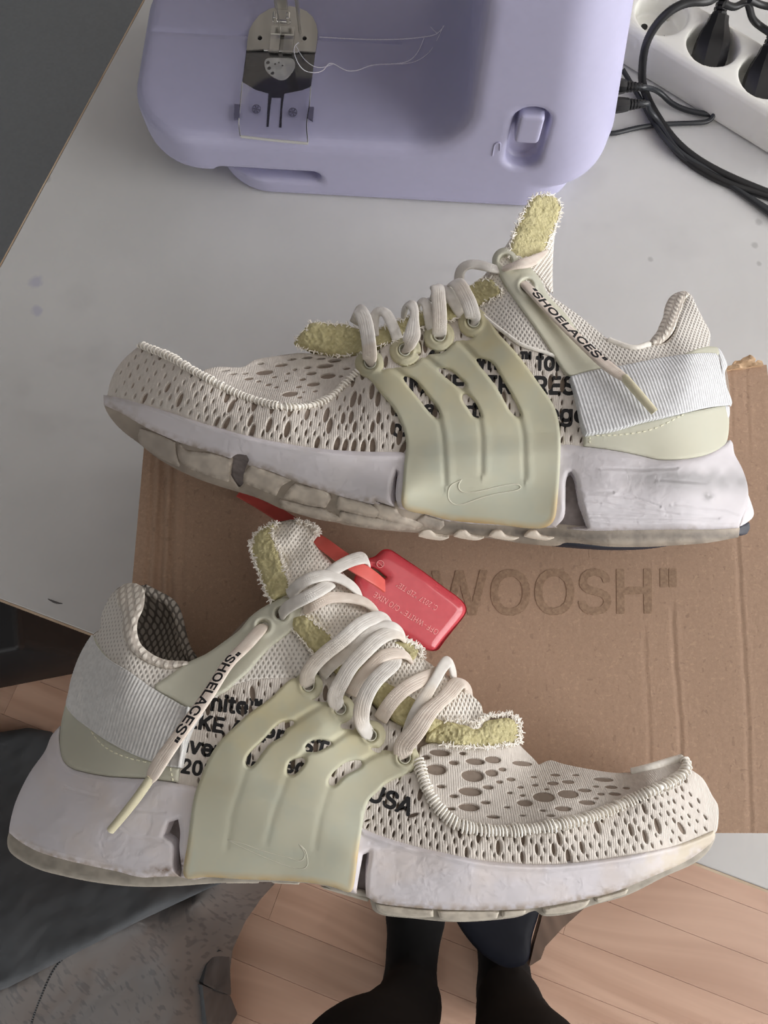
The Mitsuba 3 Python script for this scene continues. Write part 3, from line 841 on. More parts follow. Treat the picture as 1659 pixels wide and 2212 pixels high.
# loose sewing thread
th = [(645, 92, .004), (637, 100, .006), (640, 128, .008), (655, 150, .004), (680, 157, .001), (700, 150, .001), (712, 137, .0012), (735, 146, .001), (752, 153, .001), (775, 151, .001), (800, 142, .001), (850, 138, .001), (885, 130, .001), (905, 108, .001), (916, 82, .001)]
put('sewing_thread', concat(tube([U(x, y, BZ + h + 0.0008) for x, y, h in th], 0.00032, sides=5, n=160),
                            tube([U(x, y, BZ + h + 0.0008) for x, y, h in [(640, 100, .005), (655, 125, .004), (672, 140, .003), (690, 146, .001), (720, 138, .001)]], 0.00025, sides=5),
                            tube([U(x, y, BZ + h) for x, y, h in [(690, 80, .001), (760, 84, .001), (860, 85, .001), (915, 80, .0015), (945, 72, .004), (960, 55, .007)]], 0.00034, sides=5),
                            tube([U(x, y, BZ + h) for x, y, h in [(850, 138, .001), (890, 135, .001), (925, 115, .002), (945, 85, .004), (958, 55, .008)]], 0.00025, sides=5),
                            tube([U(x, y, BZ + h) for x, y, h in [(930, 58, .006), (942, 70, .004), (950, 75, .004)]], 0.00022, sides=5)), 'thread',
    'fine white thread trailing from the presser foot over the machine bed', 'thread')

# ================================================================ power strip and cables
mat('strip_white', lambda p, n, uv: mi.Color3f(rgb(232, 232, 226)) * (0.98 + 0.04 * fbm(p.x * 90, p.y * 90, p.z * 90)), 0.32)
mat('cable_black', rgb(26, 27, 29), 0.4)
SX = [U(1430, 28, .036), U(1545, 92, .036), U(1655, 163, .036)]
sd = (SX[2] - SX[0])[:2]; SA = math.atan2(sd[1], sd[0]); sl_ = np.linalg.norm(sd) / 2
so_ = SX[0][:2]
s2w = lambda P: np.c_[so_ + P[:, :2] @ np.array([[math.cos(SA), math.sin(SA)], [-math.sin(SA), math.cos(SA)]]), P[:, 2]]


def strip(X, Y, Z):
    d = smax(rbox2(X - 0.07, Y, 0.105, 0.0265, 0.012), np.abs(Z - 0.018) - 0.018, 0.007)
    for k in range(4):
        d = smax(d, -smax(np.hypot(X - k * sl_, Y) - 0.0202, 0.017 - Z, 0.003), 0.003)
    return d


m = nets(strip, (-.045, -.036, -.003), (.185, .036, .05), .0016)
m.vertices = s2w(m.vertices)
thing('power_strip', 'white power strip with round sockets behind the sewing machine', 'power strip')
put('power_strip__body', m, 'strip_white', smooth=40)
for k in (0, 1, 2, 3):
    for s in (-1, 1):
        mm = box([k * sl_, s * 0.0185, 0.022], (0.005, 0.004, 0.012), 0, 0.001); mm.vertices = s2w(mm.vertices); put('power_strip__earth_clip', mm, 'steel')
        mm = trimesh.creation.cylinder(0.0026, 0.0012); mm.apply_translation([k * sl_ + s * 0.0095, 0.0, 0.0175]); mm.vertices = s2w(mm.vertices); put('power_strip__pin_hole', mm, 'black_matt')


def plug(c, lean, seed, key, label, cord):
    """black earthed plug in a socket: round foot in the well, flattened tapering grip, ribbed sleeve, cord"""
    X0 = np.array([c[0], c[1], 0.024])
    ax = np.array(lean, float); ax /= np.linalg.norm(ax)
    sd_ = np.cross(ax, [0, 0, 1.0]); sd_ /= np.linalg.norm(sd_); up = np.cross(sd_, ax)
    prof = [(-0.020, .010, .009), (-0.017, .0125, .012), (-0.004, .014, .0125), (0.006, .0135, .0115), (0.014, .0115, .0095), (0.021, .0082, .0075), (0.026, .0072, .0066)]
    a = np.linspace(0, 2 * np.pi, 8, endpoint=False) + np.pi / 8
    V = np.array([X0 + ax * t + np.array([0, 0, 0.002]) + w * np.cos(a)[:, None] * sd_ + h * np.sin(a)[:, None] * up for t, w, h in prof])
    thing(key, label, 'plug')
    put(key + '__grip', loft(V), 'black_plastic', smooth=25)
    for k in range(5):
        t = 0.0275 + 0.0032 * k
        mm = trimesh.creation.cylinder(0.0056 - 0.0004 * k, segment=[X0 + ax * t, X0 + ax * (t + 0.0018)], sections=12)
        put(key + '__sleeve_rib', mm, 'black_plastic')
    st = X0 + ax * 0.024
    put(key + '__cord', tube([st, X0 + ax * 0.046] + cord, 0.0031, n=140, sides=10), 'cable_black', smooth=40)


C = lambda *p: [U(x, y, z) for x, y, z in p]
plug(SX[1], (0.14, 0.8, 0.55), 1, 'power_plug', 'black plug in the middle socket with its cord looping over the strip end', C((1530, 2, .078), (1490, 5, .08), (1440, 30, .075), (1402, 80, .06), (1388, 140, .035), (1392, 195, .008), (1430, 268, .005), (1480, 325, .004), (1560, 375, .004), (1680, 425, .004)))
plug(SX[2], (0.14, 0.8, 0.55), 2, 'power_plug_001', 'black plug at the right edge, cut by the frame, second in the strip', C((1720, 60, .07), (1760, 20, .05)))
mat('cable_grey', rgb(40, 43, 47), 0.35)
cab = lambda key, label, pts, r=0.0022: put(key, tube(C(*pts), r, n=160, sides=9), 'cable_grey' if r < 0.0021 else 'cable_black', label, 'cable', smooth=40)
cab('cable', 'thin black cable bending down behind the right side of the sewing machine', [(1345, 150, .01), (1372, 195, .004), (1395, 235, .004), (1425, 285, .006), (1465, 330, .006), (1500, 355, .003), (1560, 390, .003), (1690, 470, .003)], .0019)
cab('cable_001', 'black cable running flat from under the machine to the strip', [(1285, 260, .004), (1302, 283, .003), (1318, 288, .003), (1360, 280, .003), (1440, 268, .003), (1510, 265, .003), (1535, 258, .004), (1545, 242, .008)], .0019)
cab('cable_002', 'thick black cable along the lower right, nearest the table corner', [(1400, 230, .006), (1450, 310, .003), (1490, 350, .003), (1570, 395, .003), (1640, 418, .003), (1720, 445, .003)], .003)
cab('cable_003', 'black cable crossing the upper right corner of the photo', [(1565, 8, .07), (1590, 14, .068), (1612, 5, .068), (1622, 30, .06), (1640, 55, .05), (1670, 75, .05)], .0026)
cab('cable_004', 'short black cable end touching the top edge of the photo', [(1620, 0, .075), (1650, 12, .07), (1690, 14, .07), (1720, -30, .06)], .0024)


def jack(y0, y1, key, label, cord, zz=0.03):
    a, b = U(1322 if y0 > 200 else 1330, y0, zz), U(1358 if y0 > 200 else 1352, y1, zz)
    thing(key, label, 'plug')
    d = (b - a) / np.linalg.norm(b - a)
    put(key + '__grip', tube([a - d * 0.012, a, (a + b) / 2, b], [.0052, .0056, .0056, .0046], n=12, sides=8), 'black_plastic', smooth=40)
    for k in range(5):
        put(key + '__sleeve_rib', trimesh.creation.cylinder(0.0042 - 0.0003 * k, segment=[b + d * (0.0025 * k + .001), b + d * (0.0025 * k + .0024)], sections=12), 'black_plastic')
    put(key + '__cord', tube([b, b + d * 0.014] + cord, 0.0021, n=120), 'cable_grey', smooth=40)


jack(186, 187, 'cable_plug', 'upper of the two small black plugs in the side of the sewing machine', C((1400, 190, .022), (1425, 200, .012), (1450, 222, .006), (1500, 242, .004), (1560, 252, .004), (1690, 310, .004)))
jack(228, 226, 'cable_plug_001', 'lower of the two small black plugs in the side of the sewing machine', C((1400, 232, .02), (1420, 260, .008), (1460, 320, .006), (1520, 362, .004), (1690, 480, .004)))


# ================================================================ sneaker materials and builders
c1, c2, c3, c4_, c5, c6, c7 = (crop(*a) for a in ((200, 600, 2.37), (700, 600, 2.765), (1100, 400, 2.7657), (600, 400, 2.5523), (0, 1080, 2.37), (500, 1080, 2.765), (750, 1400, 1.825)))
mat('lining', vcol(), 0.95, bump=lambda p, n, uv: fbm(p.x * 900, p.y * 900, p.z * 900), bscale=0.0002)
mat('mesh_knit', lambda p, n, uv: mix(rgb(188, 181, 173), rgb(212, 206, 198), fbm(p.x * 1500, p.y * 420, p.z * 300, octaves=3)), 0.9,
    bump=lambda p, n, uv: 0.6 * (0.5 + 0.5 * dr.sin(p.x * 2 * math.pi / 0.00095 + 1.5 * noise(p.x * 300, p.y * 300))) + 0.6 * fbm(p.x * 1400, p.y * 900, p.z * 500, octaves=2), bscale=0.00022, eps=1.2e-4)


def hexdots(p, s):
    x, y = p.x / s, p.y / (s * 0.9)
    a = dr.square(dr.cos(math.pi * (x + 0.5 * y))) * dr.square(dr.cos(math.pi * (x - 0.5 * y)))
    return a


mat('ankle_knit', lambda p, n, uv: mix(rgb(209, 205, 198), rgb(136, 130, 123), 0.65 * smoothstep(0.42, 0.8, hexdots(p, 0.0021))), 0.92,
    bump=lambda p, n, uv: -hexdots(p, 0.0021), bscale=0.0005, eps=1.2e-4)
mat('tongue_knit', lambda p, n, uv: mix(rgb(232, 227, 218), rgb(150, 141, 130), 0.6 * smoothstep(0.45, 0.85, hexdots(p, 0.0019))), 0.92,
    bump=lambda p, n, uv: -hexdots(p, 0.0019), bscale=0.0006, eps=1.2e-4)
mat('collar_knit', lambda p, n, uv: mix(rgb(186, 178, 168), rgb(222, 216, 206), smoothstep(0.05, 0.35, hexdots(p, 0.0036))), 0.92,
    bump=lambda p, n, uv: smoothstep(0.0, 0.5, hexdots(p, 0.0036)), bscale=0.0005, eps=1.5e-4)
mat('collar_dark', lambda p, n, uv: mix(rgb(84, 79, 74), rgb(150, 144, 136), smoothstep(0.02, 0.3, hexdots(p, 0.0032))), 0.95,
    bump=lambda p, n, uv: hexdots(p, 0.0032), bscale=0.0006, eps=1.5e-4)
mat('midsole', vcol(), 0.55, bump=lambda p, n, uv: fbm(p.x * 420 + 2 * noise(p.x * 300, p.y * 300), p.y * 620, p.z * 420, octaves=3), bscale=0.00028, eps=2e-4)
mat('outsole', vcol(), 0.7, bump=lambda p, n, uv: fbm(p.x * 900, p.y * 900, p.z * 900, octaves=3), bscale=0.00025, eps=2e-4)
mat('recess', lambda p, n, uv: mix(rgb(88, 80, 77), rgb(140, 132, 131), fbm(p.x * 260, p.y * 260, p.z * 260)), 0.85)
mat('sole_dark', rgb(38, 42, 54), 0.5)


scene['cage'] = {'type': 'principledthin', 'base_color': vcol(), 'roughness': 0.42, 'diff_trans': 0.5, 'eta': 1.45, 'spec_trans': 0.0}
scene['clip'] = {'type': 'principledthin', 'base_color': proc(lambda p, n, uv: mix(rgb(211, 212, 197), rgb(216, 214, 195), fbm(p.x * 40, p.y * 40, 2.0))), 'roughness': 0.3, 'diff_trans': 0.35, 'eta': 1.45, 'spec_trans': 0.0}
mat('emboss', rgb(206, 210, 186), 0.4)
mat('webbing', lambda p, n, uv: mix(rgb(192, 194, 196), rgb(206, 208, 210), noise(p.x * 900, p.y * 900)) * (0.95 + 0.06 * fbm(p.x * 50, p.y * 50)), 0.75,
    bump=lambda p, n, uv: 0.5 + 0.5 * dr.sin((p.x * 0.98 + p.y * 0.15) * 2 * math.pi / 0.0016) + 0.3 * noise(p.x * 2500, p.y * 2500), bscale=0.00022, eps=1e-4)
mat('webbing_b', lambda p, n, uv: mix(rgb(200, 200, 198), rgb(214, 214, 212), noise(p.x * 900, p.y * 900)) * (0.95 + 0.06 * fbm(p.x * 50, p.y * 50)), 0.75,
    bump=lambda p, n, uv: 0.5 + 0.5 * dr.sin((p.x * 0.98 - p.y * 0.24) * 2 * math.pi / 0.0016) + 0.3 * noise(p.x * 2500, p.y * 2500), bscale=0.00022, eps=1e-4)
mat('terry', lambda p, n, uv: mix(rgb(160, 152, 108), rgb(200, 193, 152), fbm(p.x * 700, p.y * 700, p.z * 700, octaves=3)) * (0.93 + 0.14 * noise(p.x * 120, p.y * 120)), 0.95,
    bump=lambda p, n, uv: fbm(p.x * 1000, p.y * 1000, p.z * 800, octaves=3), bscale=0.0009, eps=2e-4, sheen=0.5)
mat('fray', rgb(240, 236, 228), 0.9)
mat('overlock', lambda p, n, uv: mix(rgb(226, 222, 213), rgb(240, 237, 230), noise(p.x * 900, p.y * 900)), 0.9)
mat('lace', lambda p, n, uv: mix(rgb(206, 202, 196), rgb(219, 216, 211), noise(p.x * 500, p.y * 500)) * mix((1, 1, 1), (0.93, 0.87, 0.80), smoothstep(0.5, 0.75, noise(p.x * 45, p.y * 45, p.z * 60))), 0.8,
    bump=lambda p, n, uv: dr.sin(uv.x * 2 * math.pi / 0.00085) * 0.5 + 0.6 * dr.sin(uv.y * 2 * math.pi * 26), bscale=0.00006, eps=1e-4)
mat('lace_cream', lambda p, n, uv: mix(rgb(206, 193, 181), rgb(217, 207, 196), noise(p.x * 400, p.y * 400)), 0.8,
    bump=lambda p, n, uv: dr.sin(uv.x * 2 * math.pi / 0.0009) * 0.5 + 0.6 * dr.sin(uv.y * 2 * math.pi * 26), bscale=0.00007, eps=1e-4)
mat('aglet', rgb(206, 200, 172), 0.25, clearcoat=0.6)
mat('ink', rgb(20, 20, 22), 0.75)
mat('stitch', rgb(226, 224, 200), 0.7)


def nz(x, y, s, seed=0): return meshkit.fbm(np.stack([np.asarray(x) / s, np.asarray(y) / s, 0 * np.asarray(x)], -1), 3, seed)


def lin(*c): return np.array(rgb(*c))


def lerpc(a, b, t): return a + (b - a) * np.clip(t, 0, 1)[:, None]


def linedist(pts, x, y):
    L = shapely.segmentize(LineString(pts), 1.5); t = cKDTree(shapely.get_coordinates(L))
    return t.query(np.c_[np.ravel(x), np.ravel(y)])[0].reshape(np.shape(x))


def yline(pts):
    P = np.array(sorted(pts)); return lambda x: np.interp(x, P[:, 0], P[:, 1])


def fray(key, pts, surf, lift, n, ln, seed, mat_='fray', spread=1.0):
    """short loose fibres along a cut cloth edge, one part"""
    r = np.random.default_rng(seed)
    L = LineString(pts); ms = []
    for k in range(n):
        s = r.uniform(0, L.length); p = np.array(L.interpolate(s).coords[0])
        a = r.uniform(0, 2 * np.pi)
        d = np.array([math.cos(a), math.sin(a)]) * ln * r.uniform(0.4, 1.2)
        k2 = np.array([-d[1], d[0]]) * r.uniform(-.7, .7)
        q = np.array([p, p + d * 0.5 + k2 * 0.5, p + d + k2])
        P, N = surf.P(q[:, 0], q[:, 1], lift + r.uniform(-.0012, .0012))
        ms.append(tube(P, 0.00022 * r.uniform(.7, 1.3), n=5, sides=4, caps=False))
    scene_key = put(key, concat(*ms), mat_)
    labels[scene_key] = {'kind': 'stuff'}


def overlock(key, pts, surf, lift, R=0.0015, pitch=8, hair=0):
    P = spline(np.array(pts), 400)
    L = np.r_[0, np.cumsum(np.linalg.norm(np.diff(P, axis=0), axis=1))]
    C, N = surf.P(P[:, 0], P[:, 1], lift)
    core = tube(C[::8], R * 0.8, n=200, sides=8)
    n = int(L[-1] / pitch * 9)
    s = np.linspace(0, L[-1], n)
    c = np.stack([np.interp(s, L, C[:, k]) for k in range(3)], -1)
    t = np.gradient(c, axis=0); t /= np.linalg.norm(t, axis=1, keepdims=True)
    nn = np.stack([np.interp(s, L, N[:, k]) for k in range(3)], -1)
    b = np.cross(t, nn)
    ph = s / pitch * 2 * np.pi + 3.0 * meshkit.noise(np.stack([s / 15, 0 * s, 0 * s], -1), 6)
    rad = R * (1 + 0.35 * (meshkit.noise(np.stack([s / 9, 0 * s, 0 * s], -1), 5) - 0.5))
    hx = c + (np.cos(ph) * rad)[:, None] * nn + (np.sin(ph) * rad * 1.25)[:, None] * b
    thr = tube(hx, 0.00048, n=n, sides=5, caps=False)
    return put(key, concat(core, thr), 'overlock', 'pale overlocked seam', smooth=True)


def lacing(key, pts, surf, w=30, lift=0.004, thick=0.0021, bsdf='lace', n=60, lab=None):
    """lace through (px, py, lift mm) points"""
    pts = np.array([(p[0], p[1], p[2] if len(p) > 2 else lift * 1000) for p in pts], float)
    C, N = surf.P(pts[:, 0], pts[:, 1], pts[:, 2] / 1000)
    t = np.gradient(C, axis=0); t /= np.linalg.norm(t, axis=1, keepdims=True)
    N = N - t * (N * t).sum(1, keepdims=True); N /= np.linalg.norm(N, axis=1, keepdims=True)
    mpp = np.linalg.norm(np.diff(C, axis=0), axis=1).sum() / max(np.linalg.norm(np.diff(pix(C), axis=0), axis=1).sum(), 1)
    m, uv, fr = ribbon(C, N, np.asarray(w, float) * 0.000218, thick, n=n)
    return put(key, m, bsdf, lab, smooth=True, uv=uv), fr


def lace_text(key, text, fr, s0, s1, h, side, flip=False):
    """black print along a lace: from arc length s0 to s1, letters h metres tall"""
    C, s, b, w, t, L = fr
    g = text_poly(text, 1.0, True)
    x0, y0, x1, y1 = g.bounds
    for q in getattr(g, 'geoms', [g]):
        m = trimesh.creation.extrude_polygon(q, 1.0, engine='earcut')
        m = m.subdivide_to_size(0.35)
        v = m.vertices.copy()
        a = (v[:, 0] - x0) / (x1 - x0)
        arc = (s0 + a * (s1 - s0)) if not flip else (s1 - a * (s1 - s0))
        yy = (v[:, 1] - 0.5) * h * (1 if not flip else -1) * side
        at = lambda A: np.stack([np.interp(arc, L, A[:, k]) for k in range(3)], -1)
        m.vertices = at(C) + yy[:, None] * at(s) + (np.interp(arc, L, t)[:, None] / 2 * (1 - 0.25 * (2 * yy[:, None] / np.interp(arc, L, w)[:, None]) ** 4) + 0.00016 * v[:, 2:3] - 0.00008) * at(b)
        put(key, m, 'ink')


def fill(pts):
    """outline through traced points: smooth curves, sharp turns kept"""
    raw = Polygon(pts).buffer(0)
    P = [np.array(pts[0], float)]
    for p in pts[1:]:
        if np.hypot(*(np.array(p) - P[-1])) > 2.0: P.append(np.array(p, float))
    if np.hypot(*(P[0] - P[-1])) < 2.0: P.pop()
    P = np.array(P); n = len(P)
    if n < 4: return raw
    a, b = P - np.roll(P, 1, 0), np.roll(P, -1, 0) - P
    ang = np.abs(np.arctan2(a[:, 0] * b[:, 1] - a[:, 1] * b[:, 0], (a * b).sum(1)))
    sharp = ang > math.radians(48)
    out = []
    for i in range(n):
        p1, p2 = P[i], P[(i + 1) % n]
        p0 = P[i - 1] if not sharp[i] else 2 * p1 - p2
        p3 = P[(i + 2) % n] if not sharp[(i + 1) % n] else 2 * p2 - p1
        d1, d2, d3 = (max(np.hypot(*(q - p)) ** 0.5, 1e-3) for p, q in ((p0, p1), (p1, p2), (p2, p3)))
        t0, t1, t2, t3 = 0, d1, d1 + d2, d1 + d2 + d3
        for t in np.linspace(t1, t2, max(int(d2 * d2 / 4), 2), endpoint=False):
            A1 = (t1 - t) / (t1 - t0) * p0 + (t - t0) / (t1 - t0) * p1
            A2 = (t2 - t) / (t2 - t1) * p1 + (t - t1) / (t2 - t1) * p2
            A3 = (t3 - t) / (t3 - t2) * p2 + (t - t2) / (t3 - t2) * p3
            B1 = (t2 - t) / (t2 - t0) * A1 + (t - t0) / (t2 - t0) * A2
            B2 = (t3 - t) / (t3 - t1) * A2 + (t - t1) / (t3 - t1) * A3
            out.append((t2 - t) / (t2 - t1) * B1 + (t - t1) / (t2 - t1) * B2)
    g = Polygon(out).buffer(0)
    return g if abs(g.area / raw.area - 1) < 0.08 else raw


def eyes(guide, side, rows, off0, drow, col, poly, seed, big=0.3, size=(2.6, 7.5, 6.3, 17), tilt=0.0, jit=0.25, bigmask=None):
    """staggered eye-shaped holes in rows along a guide line"""
    r = np.random.default_rng(seed)
    P = spline(np.array(guide, float), 800)
    L = np.r_[0, np.cumsum(np.linalg.norm(np.diff(P, axis=0), axis=1))]
    out = []
    inner = poly.buffer(-3); shapely.prepare(inner)
    for k in range(rows):
        s = (k % 2) * col / 2 + 4
        while s < L[-1]:
            i = min(np.searchsorted(L, s), len(P) - 2)
            t = P[min(i + 5, len(P) - 1)] - P[max(i - 5, 0)]; t /= np.linalg.norm(t)
            nn = np.array([t[1], -t[0]]) * side
            o = off0 + k * drow + r.uniform(-1, 1) * jit * drow * 0.4
            c = P[i] + nn * o + t * r.uniform(-1, 1) * jit * col * 0.4
            if inner.contains(Point(c)):
                pb = big if bigmask is None else big * bigmask(*c)
                sc = r.uniform(0.8, 1.2)
                if r.uniform() < pb: a, b = size[3] * sc, size[2] * sc
                else: a, b = size[1] * sc, size[0] * sc
                out.append((c[0], c[1], a, b, math.atan2(nn[1], nn[0]) + tilt + r.uniform(-.08, .08)))
            s += col
    return out


def prune(holes, gap=2.5):
    keep = []
    pos = np.zeros((0, 2)); rad = np.zeros(0)
    for h in sorted(holes, key=lambda h: -h[2] * h[3]):
        c, s = math.cos(h[4]), math.sin(h[4])
        ok = True
        if len(keep):
            d = pos - np.array(h[:2])
            near = np.where(np.hypot(*d.T) < 60)[0]
            for j in near:
                g = keep[j]
                u, v = d[j] @ [c, s], d[j] @ [-s, c]
                if (u / (h[2] + g[2] + gap)) ** 2 + (v / (h[3] + g[3] + gap)) ** 2 < 1: ok = False; break
        if ok:
            keep.append(h); pos = np.vstack([pos, h[:2]])
    return keep


def letter_sheet(key, g, surf, holes, lift=0.00215):
    g = g.buffer(0.7)
    for q in getattr(g, 'geoms', [g]):
        if q.area < 12: continue
        m, _ = sheet(q, surf, 1.3, lift, 0, 0.0004, holes=holes)
        if len(m.faces): put(key, m, 'ink')


def cage_color(top, low):
    """pale green rubber, yellower on the fingers, browned along the lower rim"""
    def fn(x, y, d):
        c = lerpc(np.tile(lin(212, 212, 192), (len(x), 1)), lin(216, 209, 174), np.clip(1.25 - (y - top) / 170, 0, 1) * (0.5 + 0.9 * (nz(x, y, 70, 201) - 0.3)))
        c = lerpc(c, lin(196, 206, 196), 0.35 * np.clip(nz(x, y, 45, 203) * 2.2 - 0.9, 0, 1))
        rim = np.clip(1 - d / 16, 0, 1) * np.clip((y - low) / 60, 0, 1)
        return lerpc(c, lin(214, 186, 134), 0.75 * rim * (0.5 + nz(x, y, 25, 204)))
    return fn


# ================================================================ sneaker lying at the back, toe to the left
A = Surf([(222, 850, .045), (240, 870, .05), (300, 880, .066), (400, 905, .08), (520, 940, .088), (700, 965, .090), (870, 980, .088), (1040, 1050, .088), (1210, 1010, .084), (1400, 990, .080), (1520, 1000, .070), (1585, 970, .050), (1605, 1090, .050), (1500, 1100, .074), (1240, 1100, .086), (870, 1090, .090),
          (240, 900, .045), (350, 985, .050), (520, 1060, .055), (700, 1130, .060), (900, 1160, .068), (1200, 1175, .074), (1450, 1175, .070), (1590, 1150, .055),
          (240, 810, .048), (300, 750, .050), (330, 820, .068), (450, 830, .080), (460, 790, .072), (600, 880, .085), (620, 865, .080), (700, 840, .064), (560, 800, .058), (620, 770, .050), (740, 790, .060), (800, 900, .083), (800, 790, .072), (870, 745, .068), (945, 725, .066), (1020, 690, .064),
          (1080, 580, .060), (1140, 600, .062), (1180, 640, .064), (1100, 750, .076), (1150, 900, .082), (1250, 870, .081), (1400, 850, .078), (1500, 830, .070), (1570, 850, .052), (1300, 740, .066), (1380, 745, .066), (1440, 750, .062), (1440, 650, .042), (1490, 640, .042), (1530, 720, .046), (1500, 760, .062), (1460, 700, .056),
          (650, 720, .055), (760, 740, .058), (1150, 450, .046), (1190, 560, .042), (1000, 580, .052), (900, 650, .056)], bounds=(180, 1660, 400, 1230))

topA = c1((55, 600), (100, 605), (250, 645), (400, 690), (600, 755), (800, 810), (1000, 850), (1200, 878), (1400, 890), (1590, 895)) + c2((480, 1050), (800, 1040), (1100, 1020), (1410, 997)) + c3((305, 1552), (350, 1549), (440, 1560), (600, 1580), (760, 1610), (900, 1640), (1050, 1635), (1180, 1610), (1270, 1560), (1320, 1520))
rightA = c3((1335, 1540), (1345, 1600), (1395, 1700), (1425, 1800), (1425, 1900), (1390, 1990), (1372, 2048))
botA = c3((1200, 2057), (1000, 2057), (700, 2062), (460, 2064)) + c2((1340, 1492), (1100, 1482), (900, 1470), (720, 1450), (600, 1412), (440, 1375), (300, 1330)) + c1((1500, 1172), (1350, 1142), (1200, 1097), (1050, 1047), (900, 987), (800, 960), (705, 925), (600, 890), (450, 845), (330, 795), (270, 765), (150, 695), (58, 652))
msA = fill(topA + rightA + botA)
silA = c1((58, 652), (75, 690), (110, 740), (160, 790), (240, 850), (320, 915), (430, 980), (540, 1030), (640, 1065), (740, 1095), (850, 1130), (960, 1180), (1060, 1212), (1160, 1238), (1300, 1262)) + c2((100, 1472), (250, 1496), (400, 1512), (530, 1522), (750, 1538), (1000, 1558), (1180, 1586), (1400, 1600)) + c3((330, 2138), (600, 2160), (800, 2162), (1000, 2152), (1200, 2135), (1372, 2103), (1378, 2048))
n1 = fill(c1((712, 922), (740, 904), (788, 908), (802, 932), (780, 985), (772, 1052), (750, 1075), (705, 1000), (698, 950)))
n2 = fill(c2((432, 1150), (441, 1165), (434, 1210), (428, 1310), (445, 1378), (420, 1366), (402, 1330), (410, 1230)))
n3 = fill(c2((1445, 1215), (1460, 1168), (1478, 1162), (1496, 1190), (1522, 1300), (1570, 1496), (1440, 1500), (1380, 1492), (1432, 1432), (1442, 1310)))
yA = yline(topA)
K = 'sneaker'
thing(K, 'worn off-white mesh sneaker on the box edge nearer the sewing machine, toe pointing left', 'shoe')
white = lin(204, 200, 204)


def msColA(x, y, d):
    c = np.tile(white, (len(x), 1))
    c = lerpc(c, lin(201, 196, 196), 1.5 * (nz(x, y, 60, 3) - 0.42))
    c = lerpc(c, lin(176, 166, 156), np.clip((330 - x) / 130, 0, 1) * np.clip(nz(x, y, 14, 5) * 1.9 - 0.3, 0, 1))
    yb = np.interp(x, *np.array(sorted(botA)).T)
    c = lerpc(c, lin(150, 138, 126), np.clip((y - yb + 16) / 16, 0, 1) * np.clip(nz(x, y, 10, 6) * 2.2 - 0.55, 0, 1) * 0.9)
    c = lerpc(c, lin(181, 178, 182), np.clip((x - 1215) / 60, 0, 1) * (0.55 + 0.9 * (nz(x, y, 50, 14) - 0.4)))
    hx = np.clip((x - 1330) / 80, 0, 1) * np.exp(-((y - 1035) / 28) ** 2)
    c = lerpc(c, lin(150, 148, 150), hx * np.clip(nz(x, y, 40, 8) * 2 - 0.45, 0, 1) * 1.1)
    c = lerpc(c, lin(124, 122, 123), 0.9 * np.exp(-(((x - 1530) / 11) ** 2 + ((y - 1072) / 9) ** 2)) * np.clip(nz(x, y, 6, 9) * 2 - 0.2, 0, 1))
    return c


wrk = [c3(*q) for q in (((430, 1880), (560, 1895), (640, 1920), (760, 1935), (1000, 1970), (1250, 1985)), ((470, 1840), (600, 1850), (750, 1870), (900, 1920)), ((440, 1960), (650, 1965), (900, 1975), (1060, 1985), (1250, 1990)), ((900, 1760), (1050, 1770), (1180, 1780)), ((450, 1990), (600, 2000), (800, 2010), (1020, 2002), (1200, 2015), (1330, 2020)), ((430, 1815), (520, 1830), (620, 1835)), ((980, 1905), (1150, 1925), (1300, 1940), (1370, 1965)), ((560, 1690), (800, 1700), (1000, 1690)))]


def msRipA(x, y, d):
    z = 0.0006 * (nz(x, y, 45, 12) - 0.5)
    m = x > 1200
    if m.any():
        for k, w in enumerate(wrk):
            dd = linedist(w, x[m], y[m]); yy = np.interp(x[m], *np.array(w).T)
            z[m] -= 0.0005 * np.exp(-(dd / 2.2) ** 2) - 0.0003 * np.exp(-((dd - 5) / 4) ** 2) * (y[m] > yy)
    # lip under the upper and soft panel line in the forefoot
    lip = y - yA(x)
    z += np.where(x < 880, 0.0009 * np.exp(-((lip - 9) / 6) ** 2), 0)
    return z


bodyA = fill(c1((75, 610), (80, 580), (95, 520), (140, 440), (200, 380), (245, 345), (330, 372), (420, 412), (500, 462), (570, 480), (770, 458), (830, 423), (900, 408), (1040, 388)) + c4_((420, 930), (640, 840), (760, 720), (900, 660), (1000, 590), (1100, 530), (1210, 420), (1420, 470), (1500, 580))
             + c3((240, 650), (600, 930), (680, 965), (740, 980), (830, 955), (900, 900), (950, 720), (1000, 645), (1055, 635), (1120, 725), (1160, 805), (1197, 885), (1195, 975), (1290, 1080), (1290, 1540), (1180, 1640)) + c2((1410, 1040), (480, 1090)) + c1((1000, 880), (600, 785), (250, 670), (80, 625)))
m, kw = pillow(bodyA, A, 5, R=120, lift=-0.0002, r=0.006, rpx=26)
put(K + '__lining', m, 'lining', 'taupe lining seen through the mesh', smooth=True, color=np.vstack([np.tile(lin(132, 119, 108), (len(m.vertices) // 2, 1)), np.tile(lin(200, 193, 184), (len(m.vertices) // 2, 1))]))

out_poly = fill(botA[::-1] + rightA[::-1][:1] + silA[::-1])
outA = fill(topA[:3] + silA + rightA[::-1] + topA[::-1]).difference(msA.buffer(-14))


